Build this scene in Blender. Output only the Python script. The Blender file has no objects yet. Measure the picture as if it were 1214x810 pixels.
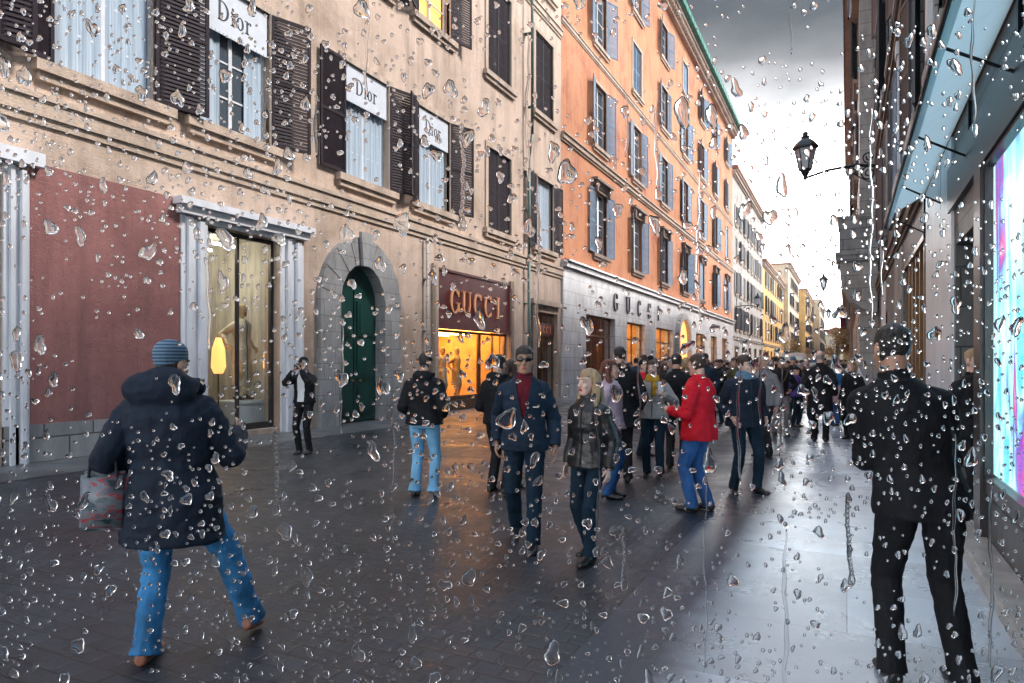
import bpy, bmesh, math, random
from mathutils import Vector, Matrix, noise as mnoise
R = math.radians
sc = bpy.context.scene
col = sc.collection
random.seed(7)

# ---------------------------------------------------------------- camera, sky, sun, exposure
F_PX, CX, HOR = 800.0, 607.0, 430.0
VPX = 1004.0
TH = math.atan((VPX - CX) / F_PX)
EYE = 1.62
cam_d = bpy.data.cameras.new("camera")
cam = bpy.data.objects.new("camera", cam_d)
col.objects.link(cam)
cam.location = (0, 0, EYE)
cam.rotation_euler = (R(90), 0, TH)
cam_d.sensor_width = 36.0
cam_d.lens = 36.0 * F_PX / 1214.0
cam_d.shift_y = 25.0 / 1214.0
cam_d.clip_start = 0.02
cam_d.clip_end = 4000
sc.camera = cam

FWD = Vector((-math.sin(TH), math.cos(TH), 0))
RGT = Vector((math.cos(TH), math.sin(TH), 0))

SUN_EL, SUN_AZ = 46.0, 66.0      # azimuth clockwise from the street direction (+Y)
world = bpy.data.worlds.new("World")
sc.world = world
world.use_nodes = True
nt = world.node_tree
nt.nodes.clear()
out = nt.nodes.new("ShaderNodeOutputWorld")
bg = nt.nodes.new("ShaderNodeBackground")
sky = nt.nodes.new("ShaderNodeTexSky")
sky.sky_type = 'NISHITA'
sky.sun_disc = False
sky.sun_elevation = R(SUN_EL)
sky.sun_rotation = R(SUN_AZ)
sky.dust_density = 3
tc = nt.nodes.new("ShaderNodeTexCoord")
sep = nt.nodes.new("ShaderNodeSeparateXYZ")
nt.links.new(tc.outputs["Generated"], sep.inputs[0])
mp = nt.nodes.new("ShaderNodeMapping")
mp.inputs["Scale"].default_value = (1.6, 1.6, 3.2)
nt.links.new(tc.outputs["Generated"], mp.inputs[0])
nz = nt.nodes.new("ShaderNodeTexNoise")
nz.inputs["Scale"].default_value = 1.6
nz.inputs["Detail"].default_value = 7
nz.inputs["Roughness"].default_value = 0.55
nt.links.new(mp.outputs[0], nz.inputs["Vector"])
ma = nt.nodes.new("ShaderNodeMath"); ma.operation = 'MULTIPLY_ADD'
nt.links.new(nz.outputs[0], ma.inputs[0]); ma.inputs[1].default_value = 0.16; ma.inputs[2].default_value = -0.08
ad = nt.nodes.new("ShaderNodeMath"); ad.operation = 'ADD'
nt.links.new(sep.outputs[2], ad.inputs[0]); nt.links.new(ma.outputs[0], ad.inputs[1])
cr = nt.nodes.new("ShaderNodeValToRGB")
e = cr.color_ramp.elements
e[0].position = 0.0; e[0].color = (1, .97, .93, 1)
e[1].position = 1.0; e[1].color = (.33, .39, .48, 1)
for p, c in ((0.27, (.85, .90, .95)), (0.32, (.20, .205, .21)), (0.36, (.055, .056, .058)), (0.395, (.020, .0205, .021)), (0.44, (.0065, .0075, .0078)), (0.53, (.008, .009, .011)), (0.63, (.12, .14, .18)), (0.80, (.30, .36, .46))):
    k = e.new(p); k.color = (*c, 1)
nt.links.new(ad.outputs[0], cr.inputs[0])
sc_ = nt.nodes.new("ShaderNodeVectorMath"); sc_.operation = 'SCALE'
nt.links.new(cr.outputs[0], sc_.inputs[0]); sc_.inputs["Scale"].default_value = 24.0
# bright break in the cloud low over the far end of the street
gd = nt.nodes.new("ShaderNodeVectorMath"); gd.operation = 'DOT_PRODUCT'
nt.links.new(tc.outputs["Generated"], gd.inputs[0]); gd.inputs[1].default_value = Vector((-.10, .975, .20)).normalized()
gp_ = nt.nodes.new("ShaderNodeMath"); gp_.operation = 'POWER'; nt.links.new(gd.outputs["Value"], gp_.inputs[0]); gp_.inputs[1].default_value = 9
gm_ = nt.nodes.new("ShaderNodeVectorMath"); gm_.operation = 'SCALE'; gm_.inputs[0].default_value = (1.0, .975, .94); 
gk = nt.nodes.new("ShaderNodeMath"); gk.operation = 'MULTIPLY'; gk.use_clamp = False
gx = nt.nodes.new("ShaderNodeMath"); gx.operation = 'MAXIMUM'; nt.links.new(gp_.outputs[0], gx.inputs[0]); gx.inputs[1].default_value = 0
nt.links.new(gx.outputs[0], gk.inputs[0]); gk.inputs[1].default_value = 62.0
nt.links.new(gk.outputs[0], gm_.inputs["Scale"])
# the cloud's own darkness stays in front of the glow
cl = nt.nodes.new("ShaderNodeVectorMath"); cl.operation = 'MULTIPLY'
nt.links.new(gm_.outputs[0], cl.inputs[0]); nt.links.new(cr.outputs[0], cl.inputs[1])
sm = nt.nodes.new("ShaderNodeVectorMath"); sm.operation = 'ADD'
nt.links.new(sc_.outputs[0], sm.inputs[0]); nt.links.new(cl.outputs[0], sm.inputs[1])
mx = nt.nodes.new("ShaderNodeMixRGB")
mx.inputs[0].default_value = 0.93
nt.links.new(sky.outputs[0], mx.inputs[1]); nt.links.new(sm.outputs[0], mx.inputs[2])
nt.links.new(mx.outputs[0], bg.inputs[0])
bg.inputs[1].default_value = 0.1
nt.links.new(bg.outputs[0], out.inputs[0])

sun_d = bpy.data.lights.new("sun", 'SUN')
sun_d.energy = 2.7
sun_d.angle = R(12)
sun_d.color = (1.0, .90, .82)
sun = bpy.data.objects.new("sun", sun_d)
col.objects.link(sun)
sd = Vector((math.sin(R(SUN_AZ)) * math.cos(R(SUN_EL)), math.cos(R(SUN_AZ)) * math.cos(R(SUN_EL)), math.sin(R(SUN_EL))))
sun.rotation_euler = sd.to_track_quat('Z', 'Y').to_euler()

sc.view_settings.view_transform = 'Standard'
sc.view_settings.look = 'None'
sc.view_settings.exposure = 1.2
sc.view_settings.gamma = 1
sc.view_settings.use_curve_mapping = False
sc.render.engine = 'CYCLES'
sc.cycles.max_bounces = 7
sc.cycles.diffuse_bounces = 3
sc.cycles.glossy_bounces = 3
sc.cycles.transmission_bounces = 5
sc.cycles.transparent_max_bounces = 16
sc.cycles.caustics_reflective = False
sc.cycles.caustics_refractive = False
sc.cycles.sample_clamp_indirect = 4
sc.cycles.use_denoising = True

# ---------------------------------------------------------------- helpers
def at_ground(px, py):
    d = F_PX * EYE / (py - HOR)
    return FWD * d + RGT * ((px - CX) * d / F_PX)

def at_depth(px, py, d):
    p = FWD * d + RGT * ((px - CX) * d / F_PX)
    p.z = EYE + (HOR - py) * d / F_PX
    return p

def wall_y(px, X):
    """street distance at which the facade plane x = X is seen at picture column px"""
    phi = TH - math.atan((px - CX) / F_PX)
    return -X / math.tan(phi)

def wall_z(px, py, X):
    Y = wall_y(px, X)
    d = Vector((X, Y, 0)).dot(FWD)
    return EYE + (HOR - py) * d / F_PX

def props(o, label=None, cat=None, group=None, kind=None):
    if label: o["label"] = label
    if cat: o["category"] = cat
    if group: o["group"] = group
    if kind: o["kind"] = kind
    return o

def empty(name, loc, rz=0, label=None, cat=None, group=None):
    o = bpy.data.objects.new(name, None)
    o.empty_display_size = .2
    col.objects.link(o)
    o.location = loc
    o.rotation_euler = (0, 0, rz)
    return props(o, label, cat, group)

def link_mesh(name, me, parent=None, loc=None, rz=None):
    o = bpy.data.objects.new(name, me)
    col.objects.link(o)
    if parent: o.parent = parent
    if loc is not None: o.location = loc
    if rz is not None: o.rotation_euler = (0, 0, rz)
    return o

def build(name, bm, mats, parent=None, loc=None, rz=None, smooth=False):
    me = bpy.data.meshes.new(name)
    bmesh.ops.recalc_face_normals(bm, faces=bm.faces)
    if smooth:
        for f in bm.faces: f.smooth = True
    bm.to_mesh(me); bm.free()
    for m in (mats if isinstance(mats, (list, tuple)) else [mats]): me.materials.append(m)
    return link_mesh(name, me, parent, loc, rz)

def copy_tree(o, parent=None):
    c = o.copy(); col.objects.link(c)
    if parent is not None: c.parent = parent
    for ch in list(o.children): copy_tree(ch, c)
    return c

def box(bm, x0, x1, y0, y1, z0, z1, mi=0):
    if x0 > x1: x0, x1 = x1, x0
    if y0 > y1: y0, y1 = y1, y0
    if z0 > z1: z0, z1 = z1, z0
    v = [bm.verts.new(p) for p in ((x0,y0,z0),(x1,y0,z0),(x1,y1,z0),(x0,y1,z0),(x0,y0,z1),(x1,y0,z1),(x1,y1,z1),(x0,y1,z1))]
    for q in ((0,3,2,1),(4,5,6,7),(0,1,5,4),(1,2,6,5),(2,3,7,6),(3,0,4,7)):
        f = bm.faces.new([v[i] for i in q]); f.material_index = mi
    return v

def quad(bm, a, b, c, d, mi=0):
    f = bm.faces.new([bm.verts.new(p) for p in (a, b, c, d)]); f.material_index = mi
    return f

def loft(bm, rings, n=14, mi=0, cap=True):
    """rings: (centre, U, V) vectors"""
    vs = []
    for c, U, V in rings:
        vs.append([bm.verts.new(c + U * math.cos(2*math.pi*k/n) + V * math.sin(2*math.pi*k/n)) for k in range(n)])
    for a, b in zip(vs, vs[1:]):
        for k in range(n):
            f = bm.faces.new((a[k], a[(k+1) % n], b[(k+1) % n], b[k])); f.material_index = mi
    if cap:
        f = bm.faces.new(vs[0][::-1]); f.material_index = mi
        f = bm.faces.new(vs[-1]); f.material_index = mi
    return vs

def tube(bm, pts, rad, n=10, mi=0, flat=1.0, side=None):
    """tapered tube through points; rad: one radius or one per point"""
    pts = [Vector(p) for p in pts]
    if not isinstance(rad, (list, tuple)): rad = [rad] * len(pts)
    rings = []
    prevU = side
    for i, p in enumerate(pts):
        t = (pts[min(i+1, len(pts)-1)] - pts[max(i-1, 0)]).normalized()
        ref = prevU if prevU is not None else (Vector((1, 0, 0)) if abs(t.x) < .8 else Vector((0, 1, 0)))
        U = (ref - t * ref.dot(t)).normalized()
        V = t.cross(U)
        prevU = U
        rings.append((p, U * rad[i], V * rad[i] * flat))
    loft(bm, rings, n, mi)

def ellipsoid(bm, c, r, seg=12, rings_=8, mi=0, rot=None):
    m = Matrix.Translation(Vector(c))
    if rot is not None: m = m @ rot
    m = m @ Matrix.Diagonal((r[0], r[1], r[2], 1))
    res = bmesh.ops.create_uvsphere(bm, u_segments=seg, v_segments=rings_, radius=1.0, matrix=m)
    for v in res["verts"]:
        for f in v.link_faces: f.material_index = mi

def prism(bm, pts, y0, y1, mi=0):
    """extrude an outline given in (x, z) from y0 to y1"""
    a = [bm.verts.new((x, y0, z)) for x, z in pts]
    b = [bm.verts.new((x, y1, z)) for x, z in pts]
    f = bm.faces.new(a); f.material_index = mi
    f = bm.faces.new(b[::-1]); f.material_index = mi
    n = len(pts)
    for k in range(n):
        f = bm.faces.new((a[k], b[k], b[(k+1) % n], a[(k+1) % n])); f.material_index = mi

_font_tmp = {}
def text_into(bm, s, size, M, extrude=.01, mi=0, spacing=1.0, xs=1.0, bold=0.0):
    """writes s centred on the origin of M (text in M's local x/y plane)"""
    key = (s, size, extrude, spacing, bold)
    if key not in _font_tmp:
        cu = bpy.data.curves.new("text", 'FONT')
        cu.body = s; cu.size = size; cu.extrude = extrude; cu.align_x = 'CENTER'; cu.align_y = 'CENTER'
        cu.space_character = spacing; cu.resolution_u = 3; cu.offset = bold
        o = bpy.data.objects.new("text", cu); col.objects.link(o)
        dg = bpy.context.evaluated_depsgraph_get()
        me = bpy.data.meshes.new_from_object(o.evaluated_get(dg))
        bpy.data.objects.remove(o); bpy.data.curves.remove(cu)
        _font_tmp[key] = me
    b2 = bmesh.new(); b2.from_mesh(_font_tmp[key])
    bmesh.ops.transform(b2, matrix=M @ Matrix.Diagonal((xs, 1, 1, 1)), verts=b2.verts)
    for f in b2.faces: f.material_index = mi
    tmp = bpy.data.meshes.new("tmp"); b2.to_mesh(tmp); b2.free()
    n0 = len(bm.faces)
    bm.from_mesh(tmp); bpy.data.meshes.remove(tmp)
    bm.faces.ensure_lookup_table()
    for f in bm.faces[n0:]: f.material_index = mi

def serif_text(bm, word, h, M_, mi=0, depth=.02, pitch=None, contrast=.30):
    """roman capitals and small letters with thick stems and hairline serifs; local x right, y up, z toward the reader"""
    th, hl = h*.13, h*.045
    def blk(x0, x1, y0, y1):
        vs = [bm.verts.new(M_ @ Vector(p)) for p in ((x0,y0,0),(x1,y0,0),(x1,y1,0),(x0,y1,0),(x0,y0,depth),(x1,y0,depth),(x1,y1,depth),(x0,y1,depth))]
        for q in ((0,3,2,1),(4,5,6,7),(0,1,5,4),(1,2,6,5),(2,3,7,6),(3,0,4,7)):
            bm.faces.new([vs[i] for i in q]).material_index = mi
    def arc(cx, cy, rx, ry, a0, a1, t_side, t_top, n=20):
        for k in range(n):
            qs = []
            for a in (a0+(a1-a0)*k/n, a0+(a1-a0)*(k+1)/n):
                ix, iy = rx-t_side, ry-t_top
                qs.append(((cx+rx*math.cos(a), cy+ry*math.sin(a)), (cx+ix*math.cos(a), cy+iy*math.sin(a))))
            (o0, i0), (o1, i1) = qs
            v = [bm.verts.new(M_ @ Vector((p[0], p[1], z))) for z in (0, depth) for p in (o0, o1, i1, i0)]
            for q in ((0,1,2,3),(4,5,6,7),(0,1,5,4),(1,2,6,5),(2,3,7,6),(3,0,4,7)):
                bm.faces.new([v[i] for i in q]).material_index = mi
    wd = {'D': .80, 'i': .36, 'o': .58, 'r': .46, 'G': .84, 'U': .80, 'C': .80, 'I': .42}
    tot = sum(wd[c]*h for c in word) if pitch is None else pitch*(len(word)-1)
    x = -tot/2
    xh = h*.66
    for c in word:
        w = wd[c]*h
        cx = x + w/2 if pitch is None else x
        l_ = cx - w/2 + h*.06; r_ = cx + w/2 - h*.06; b_ = -h/2
        if c == 'D':
            blk(l_+hl, l_+hl+th, b_, b_+h); blk(l_, l_+hl+th+h*.1, b_, b_+hl); blk(l_, l_+hl+th+h*.1, b_+h-hl, b_+h)
            arc(l_+hl+th+h*.05, 0, r_-(l_+hl+th+h*.05), h/2, -math.pi/2, math.pi/2, th*1.05, hl)
        elif c == 'i':
            blk(cx-th*.42, cx+th*.42, b_, b_+xh); blk(cx-h*.13, cx+h*.13, b_, b_+hl); blk(cx-h*.12, cx, b_+xh-hl, b_+xh)
            arc(cx, b_+h*.86, th*.5, th*.5, 0, 2*math.pi, th*.49, th*.49, 12)
        elif c == 'o':
            arc(cx, b_+xh/2, (r_-l_)/2, xh/2, 0, 2*math.pi, th*.9, hl)
        elif c == 'r':
            blk(l_+h*.05, l_+h*.05+th*.85, b_, b_+xh); blk(l_-h*.04, l_+h*.24, b_, b_+hl); blk(l_-h*.04, l_+h*.05, b_+xh-hl, b_+xh)
            arc(l_+h*.27, b_+xh*.74, h*.13, xh*.26, R(35), R(170), hl*1.3, hl*1.3, 8); arc(l_+h*.33, b_+xh*.86, th*.42, th*.42, 0, 2*math.pi, th*.41, th*.41, 10)
        elif c in 'CG':
            arc(cx, 0, (r_-l_)/2, h/2, R(42), R(318), th, hl)
            blk(r_-th*.75, r_-th*.35, h*.22, h*.47)
            if c == 'G': blk(r_-th*1.15, r_-th*.15, -h*.40, -h*.03); blk(r_-th*1.9, r_+h*.03, -h*.03-hl, -h*.03)
            else: blk(r_-th*.75, r_-th*.35, -h*.42, -h*.26)
        elif c == 'U':
            blk(l_+h*.04, l_+h*.04+th, -h*.12, h/2); blk(r_-h*.04-hl*1.3, r_-h*.04, -h*.12, h/2)
            blk(l_-h*.05, l_+h*.04+th+h*.08, h/2-hl, h/2); blk(r_-h*.15, r_+h*.05, h/2-hl, h/2)
            arc(cx, -h*.12, (r_-l_)/2-h*.04, h*.38, math.pi, 2*math.pi, th*.7, hl*1.3)
        elif c == 'I':
            blk(cx-th/2, cx+th/2, b_, b_+h); blk(cx-h*.15, cx+h*.15, b_, b_+hl); blk(cx-h*.15, cx+h*.15, b_+h-hl, b_+h)
        x += w if pitch is None else pitch

FRONT = Matrix.Rotation(R(90), 4, 'X')      # text standing up, read from -Y

# ---------------------------------------------------------------- materials
def new_mat(name):
    m = bpy.data.materials.new(name); m.use_nodes = True
    n = m.node_tree.nodes; l = m.node_tree.links
    return m, n, l, n["Principled BSDF"]

def mapping(n, l, scale, coord="Object"):
    t = n.new("ShaderNodeTexCoord"); mpp = n.new("ShaderNodeMapping")
    mpp.inputs["Scale"].default_value = scale
    l.new(t.outputs[coord], mpp.inputs[0])
    return mpp.outputs[0]

def add_noise(n, l, vec, scale, detail=5, rough=.6, dist=0):
    z = n.new("ShaderNodeTexNoise")
    z.inputs["Scale"].default_value = scale; z.inputs["Detail"].default_value = detail
    z.inputs["Roughness"].default_value = rough; z.inputs["Distortion"].default_value = dist
    l.new(vec, z.inputs["Vector"])
    return z.outputs[0]

def ramp(n, l, fac, stops):
    r = n.new("ShaderNodeValToRGB"); e = r.color_ramp.elements
    e[0].position = stops[0][0]; e[0].color = (*stops[0][1], 1)
    e[1].position = stops[-1][0]; e[1].color = (*stops[-1][1], 1)
    for p, c in stops[1:-1]:
        k = e.new(p); k.color = (*c, 1)
    l.new(fac, r.inputs[0])
    return r.outputs[0]

def mixc(n, l, fac, a, b, mode='MIX'):
    x = n.new("ShaderNodeMixRGB"); x.blend_type = mode
    for i, v in ((0, fac), (1, a), (2, b)):
        if hasattr(v, "links") or hasattr(v, "is_linked"): l.new(v, x.inputs[i])
        elif i == 0: x.inputs[0].default_value = v
        else: x.inputs[i].default_value = (*v, 1)
    return x.outputs[0]

def bump(n, l, b, h, strength=.3, dist=.01):
    k = n.new("ShaderNodeBump"); k.inputs["Strength"].default_value = strength; k.inputs["Distance"].default_value = dist
    l.new(h, k.inputs["Height"]); l.new(k.outputs[0], b.inputs["Normal"])

def sc3(c, f): return tuple(max(0, v * f) for v in c)

def plain(name, c, rough=.6, metal=0, var=.25, scale=6, bmp=.15, bdist=.004, stretch=(1,1,1), spec=.5):
    m, n, l, b = new_mat(name)
    v = mapping(n, l, stretch)
    z = add_noise(n, l, v, scale)
    l.new(ramp(n, l, z, [(.3, sc3(c, 1-var)), (.7, sc3(c, 1+var))]), b.inputs["Base Color"])
    b.inputs["Roughness"].default_value = rough; b.inputs["Metallic"].default_value = metal
    b.inputs["Specular IOR Level"].default_value = spec
    if bmp: bump(n, l, b, add_noise(n, l, v, scale*6, 4), bmp, bdist)
    return m

def plaster(name, c, c2, stain=(.12,.10,.09), rough=.8, stain_amt=.6):
    """aged render: two tones, rain streaks, chipped patches, sand grain"""
    m, n, l, b = new_mat(name)
    v = mapping(n, l, (1,1,1)); vs = mapping(n, l, (1.6,1.6,.16))
    big = add_noise(n, l, v, .45, 6, .65, .4)
    base = ramp(n, l, big, [(.32, c2), (.5, c), (.7, sc3(c, 1.18))])
    st = ramp(n, l, add_noise(n, l, vs, 1.5, 6, .7), [(.45, (0,0,0)), (.78, (stain_amt,)*3)])
    base = mixc(n, l, st, base, stain)
    sp = ramp(n, l, add_noise(n, l, v, 9, 7, .75), [(.54, (0,0,0)), (.70, (.5,)*3)])
    base = mixc(n, l, sp, base, sc3(c2, .6))
    l.new(base, b.inputs["Base Color"])
    b.inputs["Roughness"].default_value = rough
    h = n.new("ShaderNodeMath"); h.operation = 'ADD'
    l.new(add_noise(n, l, v, 28, 5, .7), h.inputs[0]); l.new(add_noise(n, l, v, 5, 5, .6), h.inputs[1])
    bump(n, l, b, h.outputs[0], .8, .03)
    return m

def blocks(name, c, c2, bw=.9, bh=.42, mortar=.012, rough=.55):
    """stone ashlar in the wall's own x/z"""
    m, n, l, b = new_mat(name)
    t = n.new("ShaderNodeTexCoord"); s = n.new("ShaderNodeSeparateXYZ"); cmb = n.new("ShaderNodeCombineXYZ")
    l.new(t.outputs["Object"], s.inputs[0])
    ad_ = n.new("ShaderNodeMath"); ad_.operation = 'ADD'
    l.new(s.outputs[0], ad_.inputs[0]); l.new(s.outputs[1], ad_.inputs[1])
    l.new(ad_.outputs[0], cmb.inputs[0]); l.new(s.outputs[2], cmb.inputs[1])
    br = n.new("ShaderNodeTexBrick")
    l.new(cmb.outputs[0], br.inputs["Vector"])
    br.inputs["Scale"].default_value = 1; br.inputs["Mortar Size"].default_value = mortar
    br.inputs["Brick Width"].default_value = bw; br.inputs["Row Height"].default_value = bh
    br.inputs["Color1"].default_value = (*c, 1); br.inputs["Color2"].default_value = (*c2, 1)
    br.inputs["Mortar"].default_value = (*sc3(c2, .3), 1)
    v = mapping(n, l, (1,1,.35))
    st = ramp(n, l, add_noise(n, l, v, 2.2, 7, .7), [(.4, (1,1,1)), (.75, (.45,.43,.42))])
    l.new(mixc(n, l, 1.0, br.outputs[0], st, 'MULTIPLY'), b.inputs["Base Color"])
    b.inputs["Roughness"].default_value = rough
    bump(n, l, b, add_noise(n, l, v, 14, 5, .7), .35, .01)
    return m

def emit(name, c, s):
    m, n, l, b = new_mat(name)
    b.inputs["Base Color"].default_value = (*c, 1)
    b.inputs["Emission Color"].default_value = (*c, 1); b.inputs["Emission Strength"].default_value = s
    return m

def shop_glass(name):
    m, n, l, b = new_mat(name)
    n.remove(b)
    g = n.new("ShaderNodeBsdfGlossy"); g.inputs["Roughness"].default_value = .02
    t = n.new("ShaderNodeBsdfTransparent"); t.inputs[0].default_value = (.93, .96, .95, 1)
    lw = n.new("ShaderNodeLayerWeight"); lw.inputs[0].default_value = .5
    pw = n.new("ShaderNodeMath"); pw.operation = 'POWER'; l.new(lw.outputs["Facing"], pw.inputs[0]); pw.inputs[1].default_value = 5.0
    fr = n.new("ShaderNodeMath"); fr.operation = 'MULTIPLY_ADD'; l.new(pw.outputs[0], fr.inputs[0]); fr.inputs[1].default_value = .6; fr.inputs[2].default_value = .03
    mm = n.new("ShaderNodeMixShader")
    l.new(fr.outputs[0], mm.inputs[0]); l.new(t.outputs[0], mm.inputs[1]); l.new(g.outputs[0], mm.inputs[2])
    l.new(mm.outputs[0], n["Material Output"].inputs[0])
    return m

M = {}
M['beige'] = plaster("beige_plaster", (.55,.43,.35), (.36,.27,.205), (.17,.12,.09), stain_amt=.75)
M['beige_trim'] = plaster("beige_trim", (.50,.40,.32), (.36,.28,.21), (.16,.12,.10), stain_amt=.7)
M['pink'] = plaster("pink_plaster", (.31,.135,.125), (.22,.088,.085), (.13,.062,.06), stain_amt=.85)
M['orange'] = plaster("orange_plaster", (.48,.19,.085), (.31,.085,.035), (.60,.36,.22), stain_amt=.55)
M['orange_trim'] = plaster("pale_trim", (.46,.36,.29), (.32,.24,.20), (.16,.12,.10))
M['grey_wall'] = plaster("grey_plaster", (.40,.38,.36), (.22,.20,.19), (.08,.075,.07))
M['cream_wall'] = plaster("cream_plaster", (.62,.53,.38), (.50,.40,.26), (.25,.19,.13))
M['yellow_wall'] = plaster("yellow_plaster", (.66,.42,.14), (.50,.29,.08), (.3,.18,.08))
M['brown_wall'] = plaster("brown_plaster", (.27,.20,.16), (.16,.115,.09), (.07,.055,.05))
M['marble'] = blocks("white_marble_blocks", (.60,.61,.64), (.52,.53,.57), 1.3, .62, .010, .35)
M['stone'] = blocks("grey_travertine", (.36,.37,.38), (.26,.27,.28), .8, .40, .014, .6)
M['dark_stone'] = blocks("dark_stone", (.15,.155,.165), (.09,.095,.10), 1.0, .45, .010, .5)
M['door_stone'] = blocks("worn_door_stone", (.34,.345,.35), (.29,.295,.30), .8, .40, .006, .6)
M['pipe'] = plain("grey_green_pipe", (.10,.15,.13), .5, .2, var=.3, scale=3)
M['pale_stone'] = blocks("pale_travertine", (.47,.46,.45), (.38,.37,.36), 1.1, .5, .010, .55)
M['white_paint'] = plain("white_painted_moulding", (.66,.69,.74), .4, var=.15, scale=3, stretch=(1,1,.3))
M['shutter'] = plain("purple_brown_shutter_paint", (.020,.014,.020), .65, var=.35, scale=5, spec=.15)
M['shutter_blue'] = plain("grey_blue_shutter_paint", (.12,.19,.28), .6, spec=.3, var=.3, scale=4)
M['shutter_dark'] = plain("dark_grey_shutter_paint", (.05,.055,.065), .5, var=.3, scale=4)
M['frame_white'] = plain("white_window_frame", (.55,.58,.62), .4, var=.15, scale=5)
M['frame_dark'] = plain("dark_frame", (.03,.028,.03), .35, var=.2, scale=6)
M['bronze'] = plain("bronze_frame", (.16,.09,.045), .3, .7, var=.25, scale=7)
M['green_door'] = plain("green_door_paint", (.004,.048,.040), .4, var=.35, scale=3, stretch=(2,2,.3))
M['copper'] = plain("verdigris_gutter", (.03,.21,.17), .55, .2, var=.35, scale=3)
M['iron'] = plain("black_iron", (.012,.014,.018), .4, .6, var=.3, scale=12)
M['roof'] = plain("terracotta_roof", (.28,.12,.07), .8, var=.4, scale=4)
M['curtain'] = plain("pale_curtain", (.34,.43,.52), .8, var=.25, scale=4, stretch=(9,9,.2))
M['sign_white'] = plain("white_awning_cloth", (.52,.57,.64), .7, var=.08, scale=4)
M['sign_red'] = plain("dark_red_fascia", (.075,.010,.013), .35, var=.35, scale=5)
M['gold'] = plain("gilt_letters", (.95,.45,.22), .35, .4, var=.1)
M['black_letter'] = plain("dark_letters", (.03,.035,.045), .4, var=.1)
M['interior_dark'] = plain("shop_interior_dark", (.045,.035,.032), .6, var=.3, scale=3)
M['interior_warm'] = plain("shop_interior_warm", (.62,.36,.12), .5, var=.3, scale=2.5)
M['interior_red'] = plain("shop_interior_red", (.22,.035,.02), .5, var=.3, scale=2.5)
M['interior_grey'] = plain("shop_interior_grey", (.60,.58,.54), .6, var=.35, scale=2.5, stretch=(3,3,.4))
M['warm_lamp'] = emit("warm_shop_lamp", (1.0,.50,.15), 15)
M['pale_lamp'] = emit("pale_shop_lamp", (1.0,.86,.66), 16)
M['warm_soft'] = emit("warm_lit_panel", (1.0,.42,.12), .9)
M['cream_soft'] = emit("cream_lit_panel", (1.0,.72,.36), 1.1)
M['glass'] = shop_glass("shop_glass")
m, n, l, b = new_mat("window_glass")
b.inputs["Base Color"].default_value = (.06,.08,.10,1); b.inputs["Roughness"].default_value = .06
b.inputs["Specular IOR Level"].default_value = .9
bump(n, l, b, add_noise(n, l, mapping(n, l, (1,1,1)), 1.5, 2), .12, .02)
M['pane'] = m

def wet_ground(name, c, joints, r0, r1, slab=None):
    m, n, l, b = new_mat(name)
    v = mapping(n, l, (1,1,1))
    vb = n.new("ShaderNodeTexBrick"); l.new(v, vb.inputs["Vector"])
    vb.inputs["Scale"].default_value = 1
    vb.inputs["Brick Width"].default_value = joints[0]; vb.inputs["Row Height"].default_value = joints[1]
    vb.inputs["Mortar Size"].default_value = joints[2]; vb.inputs["Mortar Smooth"].default_value = .4
    vb.inputs["Color1"].default_value = (*c, 1); vb.inputs["Color2"].default_value = (*sc3(c, .62), 1)
    vb.inputs["Mortar"].default_value = (*sc3(c, .35), 1)
    pat = add_noise(n, l, v, .35, 6, .65, .6)
    tone = ramp(n, l, pat, [(.3, (.5,.5,.5)), (.7, (1.25,1.25,1.25))])
    l.new(mixc(n, l, 1.0, vb.outputs[0], tone, 'MULTIPLY'), b.inputs["Base Color"])
    rr = ramp(n, l, add_noise(n, l, v, .9, 7, .7, .5), [(.35, (r0,)*3), (.68, (r1,)*3)])
    l.new(rr, b.inputs["Roughness"])
    b.inputs["Specular IOR Level"].default_value = .75
    h = n.new("ShaderNodeMath"); h.operation = 'MULTIPLY_ADD'
    l.new(vb.outputs["Fac"], h.inputs[0]); h.inputs[1].default_value = -1.2
    l.new(add_noise(n, l, v, 13, 7, .8), h.inputs[2])
    bump(n, l, b, h.outputs[0], .42, .014)
    return m
M['road'] = wet_ground("wet_basalt_setts", (.026,.038,.053), (.17,.14,.012), .20, .62)
def lane_mat():  # pale slab colour paints in the bright sky reflection
    m = wet_ground("slabs_painted_sheen", (.56,.63,.70), (1.9,.9,.003), .22, .38)
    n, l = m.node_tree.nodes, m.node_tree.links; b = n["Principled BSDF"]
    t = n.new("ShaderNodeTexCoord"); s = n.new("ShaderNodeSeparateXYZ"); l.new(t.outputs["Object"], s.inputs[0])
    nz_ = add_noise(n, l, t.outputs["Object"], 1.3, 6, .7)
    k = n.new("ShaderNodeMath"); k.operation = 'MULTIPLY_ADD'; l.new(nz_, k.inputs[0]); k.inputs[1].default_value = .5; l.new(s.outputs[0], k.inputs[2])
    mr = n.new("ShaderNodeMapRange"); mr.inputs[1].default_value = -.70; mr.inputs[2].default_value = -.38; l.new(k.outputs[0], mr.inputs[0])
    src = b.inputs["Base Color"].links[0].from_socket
    l.new(mixc(n, l, mr.outputs[0], (.038,.050,.068), src), b.inputs["Base Color"])  # painted sheen fades into the road tone at the left edge
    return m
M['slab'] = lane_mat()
M['pavement'] = wet_ground("wet_pale_pavement", (.16,.165,.17), (.9,.5,.008), .3, .6)
M['kerb'] = plain("pale_kerb_stone", (.34,.32,.30), .35, var=.3, scale=5)

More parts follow.
